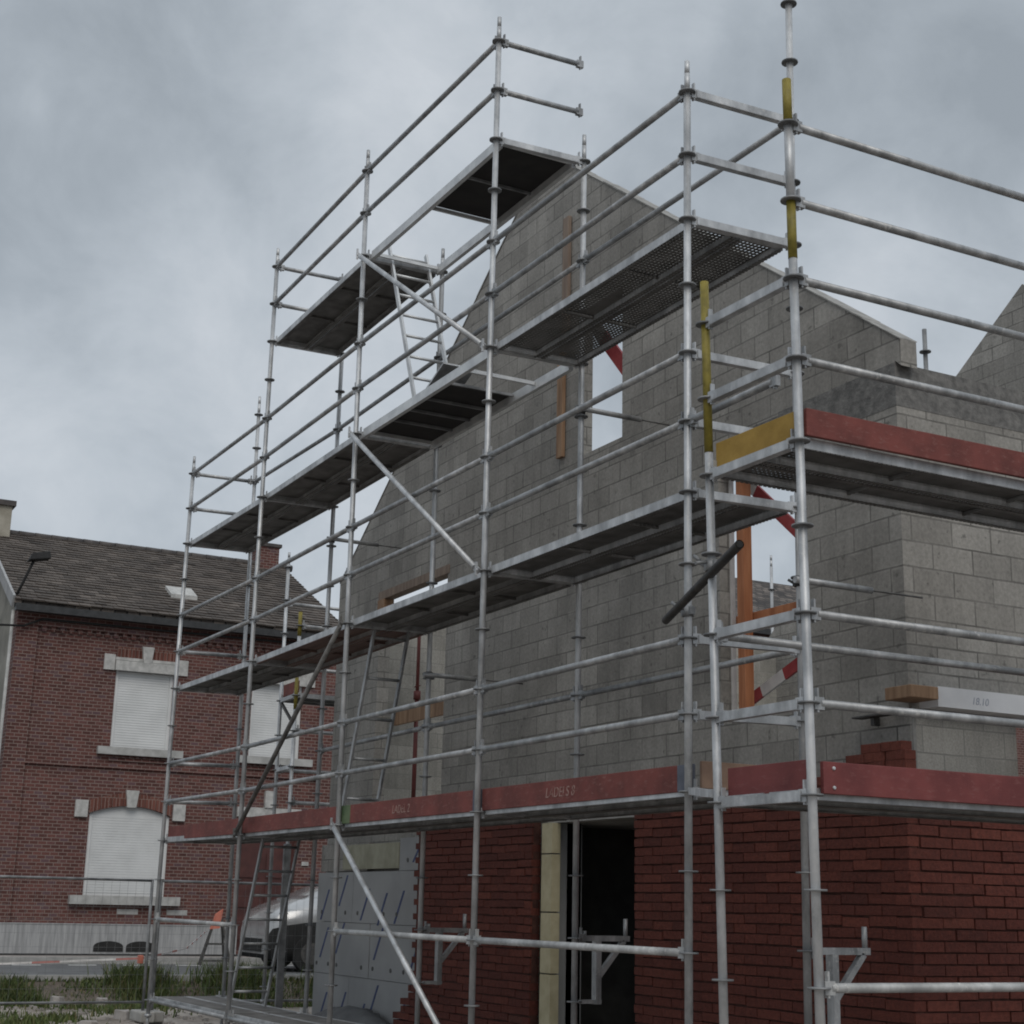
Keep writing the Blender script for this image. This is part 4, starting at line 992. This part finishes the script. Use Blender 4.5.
for p, q in zip(tp_, tp_[1:]):
    p, q = Vector(p), Vector(q); n = max(2, int((q-p).length/.35))
    for i in range(n):
        b = MB(); b.bar(p.lerp(q,i/n), p.lerp(q,(i+1)/n), .004, .026); b.build('red_band' if k % 3 == 0 else 'white_band', 'tape_red' if k % 3 == 0 else 'wrap_white', T); k += 1

b = MB(); b.box(-1.32,-1.25,.11,.18,-1.60,-1.49); tag(b.build('orange_reflector', 'orange_plastic', bevel=.01), 'small orange reflector hung on the fence post beside the tape', 'reflector')

# ------------------------------------------------------------------ 9. parked car
CAR = empty('parked_car', (-7.2,5.85,-1.945)); tag(CAR, 'parked grey car, lower body darkened for shade and trim, partly hidden behind the scaffold', 'car')
def ring(y, pts): return [Vector((-7.2 + px, y - .35, -1.945 + pz)) for px, pz in pts]
def sect(hw, z0, zs, zt, tw):
    return [(-hw*.92,z0),(-hw,z0+.18),(-hw,zs*.8),(-hw*.96,zs),(-tw,zt),(tw,zt),(hw*.96,zs),(hw,zs*.8),(hw,z0+.18),(hw*.92,z0)]
ss = [(4.12,sect(.70,.30,.72,.86,.58)),(4.2,sect(.80,.22,.92,1.02,.66)),(4.45,sect(.86,.2,1.0,1.14,.68)),(4.8,sect(.88,.2,1.06,1.26,.66)),(5.3,sect(.89,.2,1.10,1.48,.62)),(5.8,sect(.89,.2,1.12,1.60,.58)),(6.9,sect(.89,.2,1.12,1.63,.58)),(7.6,sect(.88,.2,1.10,1.56,.56)),(8.05,sect(.84,.24,1.0,1.3,.56)),(8.2,sect(.76,.32,.8,.95,.6))]
b = MB(); prev = None
for y, pts in ss:
    cur = [b.bm.verts.new(v) for v in ring(y, pts)]
    if prev:
        for i in range(10):
            b.mi = 1 if i in (0, 1, 7, 8, 9) else 0  # lower faces black: shade low on the car coloured in, with dark trim
            b.face([prev[i], prev[(i+1)%10], cur[(i+1)%10], cur[i]], i not in (9,))
    else: b.face(cur[::-1])
    prev = cur
b.face(prev); b.build('body', ['car_paint','grille_black'], CAR)
def q4(name, pts, mat): 
    b = MB(); c = [Vector(p) for p in pts]; nrm = (c[1]-c[0]).cross(c[2]-c[0]).normalized()
    o_ = Vector((-7.2,5.85,-1.3)); m_ = sum(c, Vector())/4
    if nrm.dot(m_-o_) < 0: nrm = -nrm
    b.hexa([p - nrm*.01 for p in c] + [p + nrm*.012 for p in c]); return b.build(name, mat, CAR)
X0 = -7.2; Z0 = -1.945
q4('windscreen', [(X0-.66,4.42,Z0+1.25),(X0+.66,4.42,Z0+1.25),(X0+.58,5.40,Z0+1.59),(X0-.58,5.40,Z0+1.59)], 'car_glass')
q4('side_window', [(X0+.87,4.8,Z0+1.14),(X0+.88,6.0,Z0+1.14),(X0+.65,6.0,Z0+1.55),(X0+.66,5.4,Z0+1.50)], 'car_glass')
q4('side_window', [(X0+.88,6.1,Z0+1.14),(X0+.87,7.15,Z0+1.13),(X0+.64,6.95,Z0+1.52),(X0+.65,6.1,Z0+1.55)], 'car_glass')
for s in (-1,1):
    b = MB(); b.box(X0+s*.56-.16, X0+s*.56+.16, 3.80, 3.94, Z0+.70, Z0+.86); b.build('headlight', 'headlight', CAR, bevel=.02)
    for y in (4.55, 7.05):
        b = MB(); b.tube((X0+s*.72,y,Z0+.32),(X0+s*.905,y,Z0+.32),.32,24); wh = b.build('wheel', 'rubber', CAR)
        b = MB(); b.tube((X0+s*.90,y,Z0+.32),(X0+s*.915,y,Z0+.32),.19,20); b.build('rim', 'steel_dark', wh)
    b = MB(); b.box(X0+s*.94-.08, X0+s*.94+.08, 4.9, 5.03, Z0+1.06, Z0+1.2); b.build('mirror', 'grille_black', CAR, bevel=.02)
b = MB(); b.box(X0-.5,X0+.5,3.745,3.80,Z0+.34,Z0+.56); b.build('bumper_grille', 'grille_black', CAR)

# ------------------------------------------------------------------ small far pole behind the ring beam
b = MB(); b.tube((8.07,6.0,.24),(8.07,6.0,5.69),.026,10); b.disc((8.07,6.0,5.42),.065,.014)
tag(b.build('scaffold_pole', 'zinc_dull'), 'short scaffold pole tip rising behind the dark ring beam', 'pole')

# ------------------------------------------------------------------ camera, light, sky
cam = bpy.data.cameras.new('camera'); co = bpy.data.objects.new('camera', cam); COL.objects.link(co)
r_ = Vector((0.4730162, 0.88079781, 0.02123419)); u_ = Vector((0.2085879, -0.13536895, 0.96858987)); f_ = Vector((-0.85600628, 0.45372951, 0.24775547))
M = Matrix((r_, u_, -f_)).transposed().to_4x4(); M.translation = Vector((20.40352508, -5.76950934, -0.74656173))
co.matrix_world = M; cam.sensor_width = 36; cam.lens = 1544.1242/1024*36; cam.clip_start = .1; cam.clip_end = 2000
scene.camera = co

sun = bpy.data.lights.new('sun', 'SUN'); so = bpy.data.objects.new('sun', sun); COL.objects.link(so)
sun.energy = 1.2; sun.angle = R(40); sun.color = (1.0, .94, .86)
sd = Vector((.80, -.30, .85)).normalized(); so.rotation_euler = sd.to_track_quat('Z', 'Y').to_euler(); so.location = (30,-10,30)
wd = bpy.data.worlds.new('World'); scene.world = wd; wd.use_nodes = True; nt = wd.node_tree
bg = nt.nodes['Background']; bg.inputs['Strength'].default_value = 0.1
sky = N(nt, 'ShaderNodeTexSky'); sky.sky_type = 'NISHITA'; sky.sun_disc = False
sky.sun_elevation = math.asin(sd.z); sky.sun_rotation = math.atan2(sd.x, sd.y)
tc = N(nt, 'ShaderNodeTexCoord').outputs['Generated']
sp = N(nt, 'ShaderNodeSeparateXYZ'); nt.links.new(tc, sp.inputs[0])
n1 = noise(nt, scalev(nt, tc, (1, 1, 1.15)), 3.6, 8, .50, .15); n2 = noise(nt, scalev(nt, tc, (1, 1, 1.3)), 9.0, 8, .6, .35)
cl = math_(nt, 'ADD', math_(nt, 'MULTIPLY', n1, .68), math_(nt, 'MULTIPLY', n2, .32))
def blob(d, lo, amt):
    dn = N(nt, 'ShaderNodeVectorMath', operation='DOT_PRODUCT'); nt.links.new(tc, dn.inputs[0]); dn.inputs[1].default_value = Vector(d).normalized()
    mr = N(nt, 'ShaderNodeMapRange', interpolation_type='SMOOTHSTEP'); nt.links.new(dn.outputs['Value'], mr.inputs[0]); mr.inputs[1].default_value = lo; mr.inputs[2].default_value = 1.0; mr.inputs[3].default_value = 0; mr.inputs[4].default_value = amt
    return mr.outputs[0]
for d, lo, am in (((-.87,.14,.47), .985, -.04), ((-.58,.62,.52), .985, -.15), ((-.83,.39,.41), .97, .02), ((-.95,.19,.30), .985, .07), ((-.67,.64,.36), .985, .06), ((-.96,.14,.17), .99, -.05)):
    cl = math_(nt, 'ADD', cl, blob(d, lo, am))
cc = ramp(nt, cl, [(0.34, (3.25, 3.65, 4.05)), (0.43, (4.0, 4.45, 4.9)), (0.52, (4.95, 5.42, 5.9)), (0.63, (6.1, 6.5, 6.95))])
zen = N(nt, 'ShaderNodeMapRange', interpolation_type='SMOOTHSTEP'); nt.links.new(sp.outputs[2], zen.inputs[0])
zen.inputs[1].default_value = .50; zen.inputs[2].default_value = 1.0; zen.inputs[3].default_value = 1.0; zen.inputs[4].default_value = 1.8
cv = N(nt, 'ShaderNodeVectorMath', operation='SCALE'); nt.links.new(cc, cv.inputs[0]); nt.links.new(zen.outputs[0], cv.inputs['Scale'])
nt.links.new(mixc(nt, .94, sky.outputs[0], cv.outputs[0]), bg.inputs['Color'])

scene.view_settings.view_transform = 'Standard'; scene.view_settings.look = 'None'; scene.view_settings.exposure = 0; scene.view_settings.gamma = 1
scene.render.engine = 'CYCLES'; scene.cycles.pixel_filter_type = 'BLACKMAN_HARRIS'; scene.cycles.filter_width = 1.9; scene.cycles.max_bounces = 6; scene.cycles.transparent_max_bounces = 12
for o in bpy.data.objects:
    if '_b' in o: del o['_b']
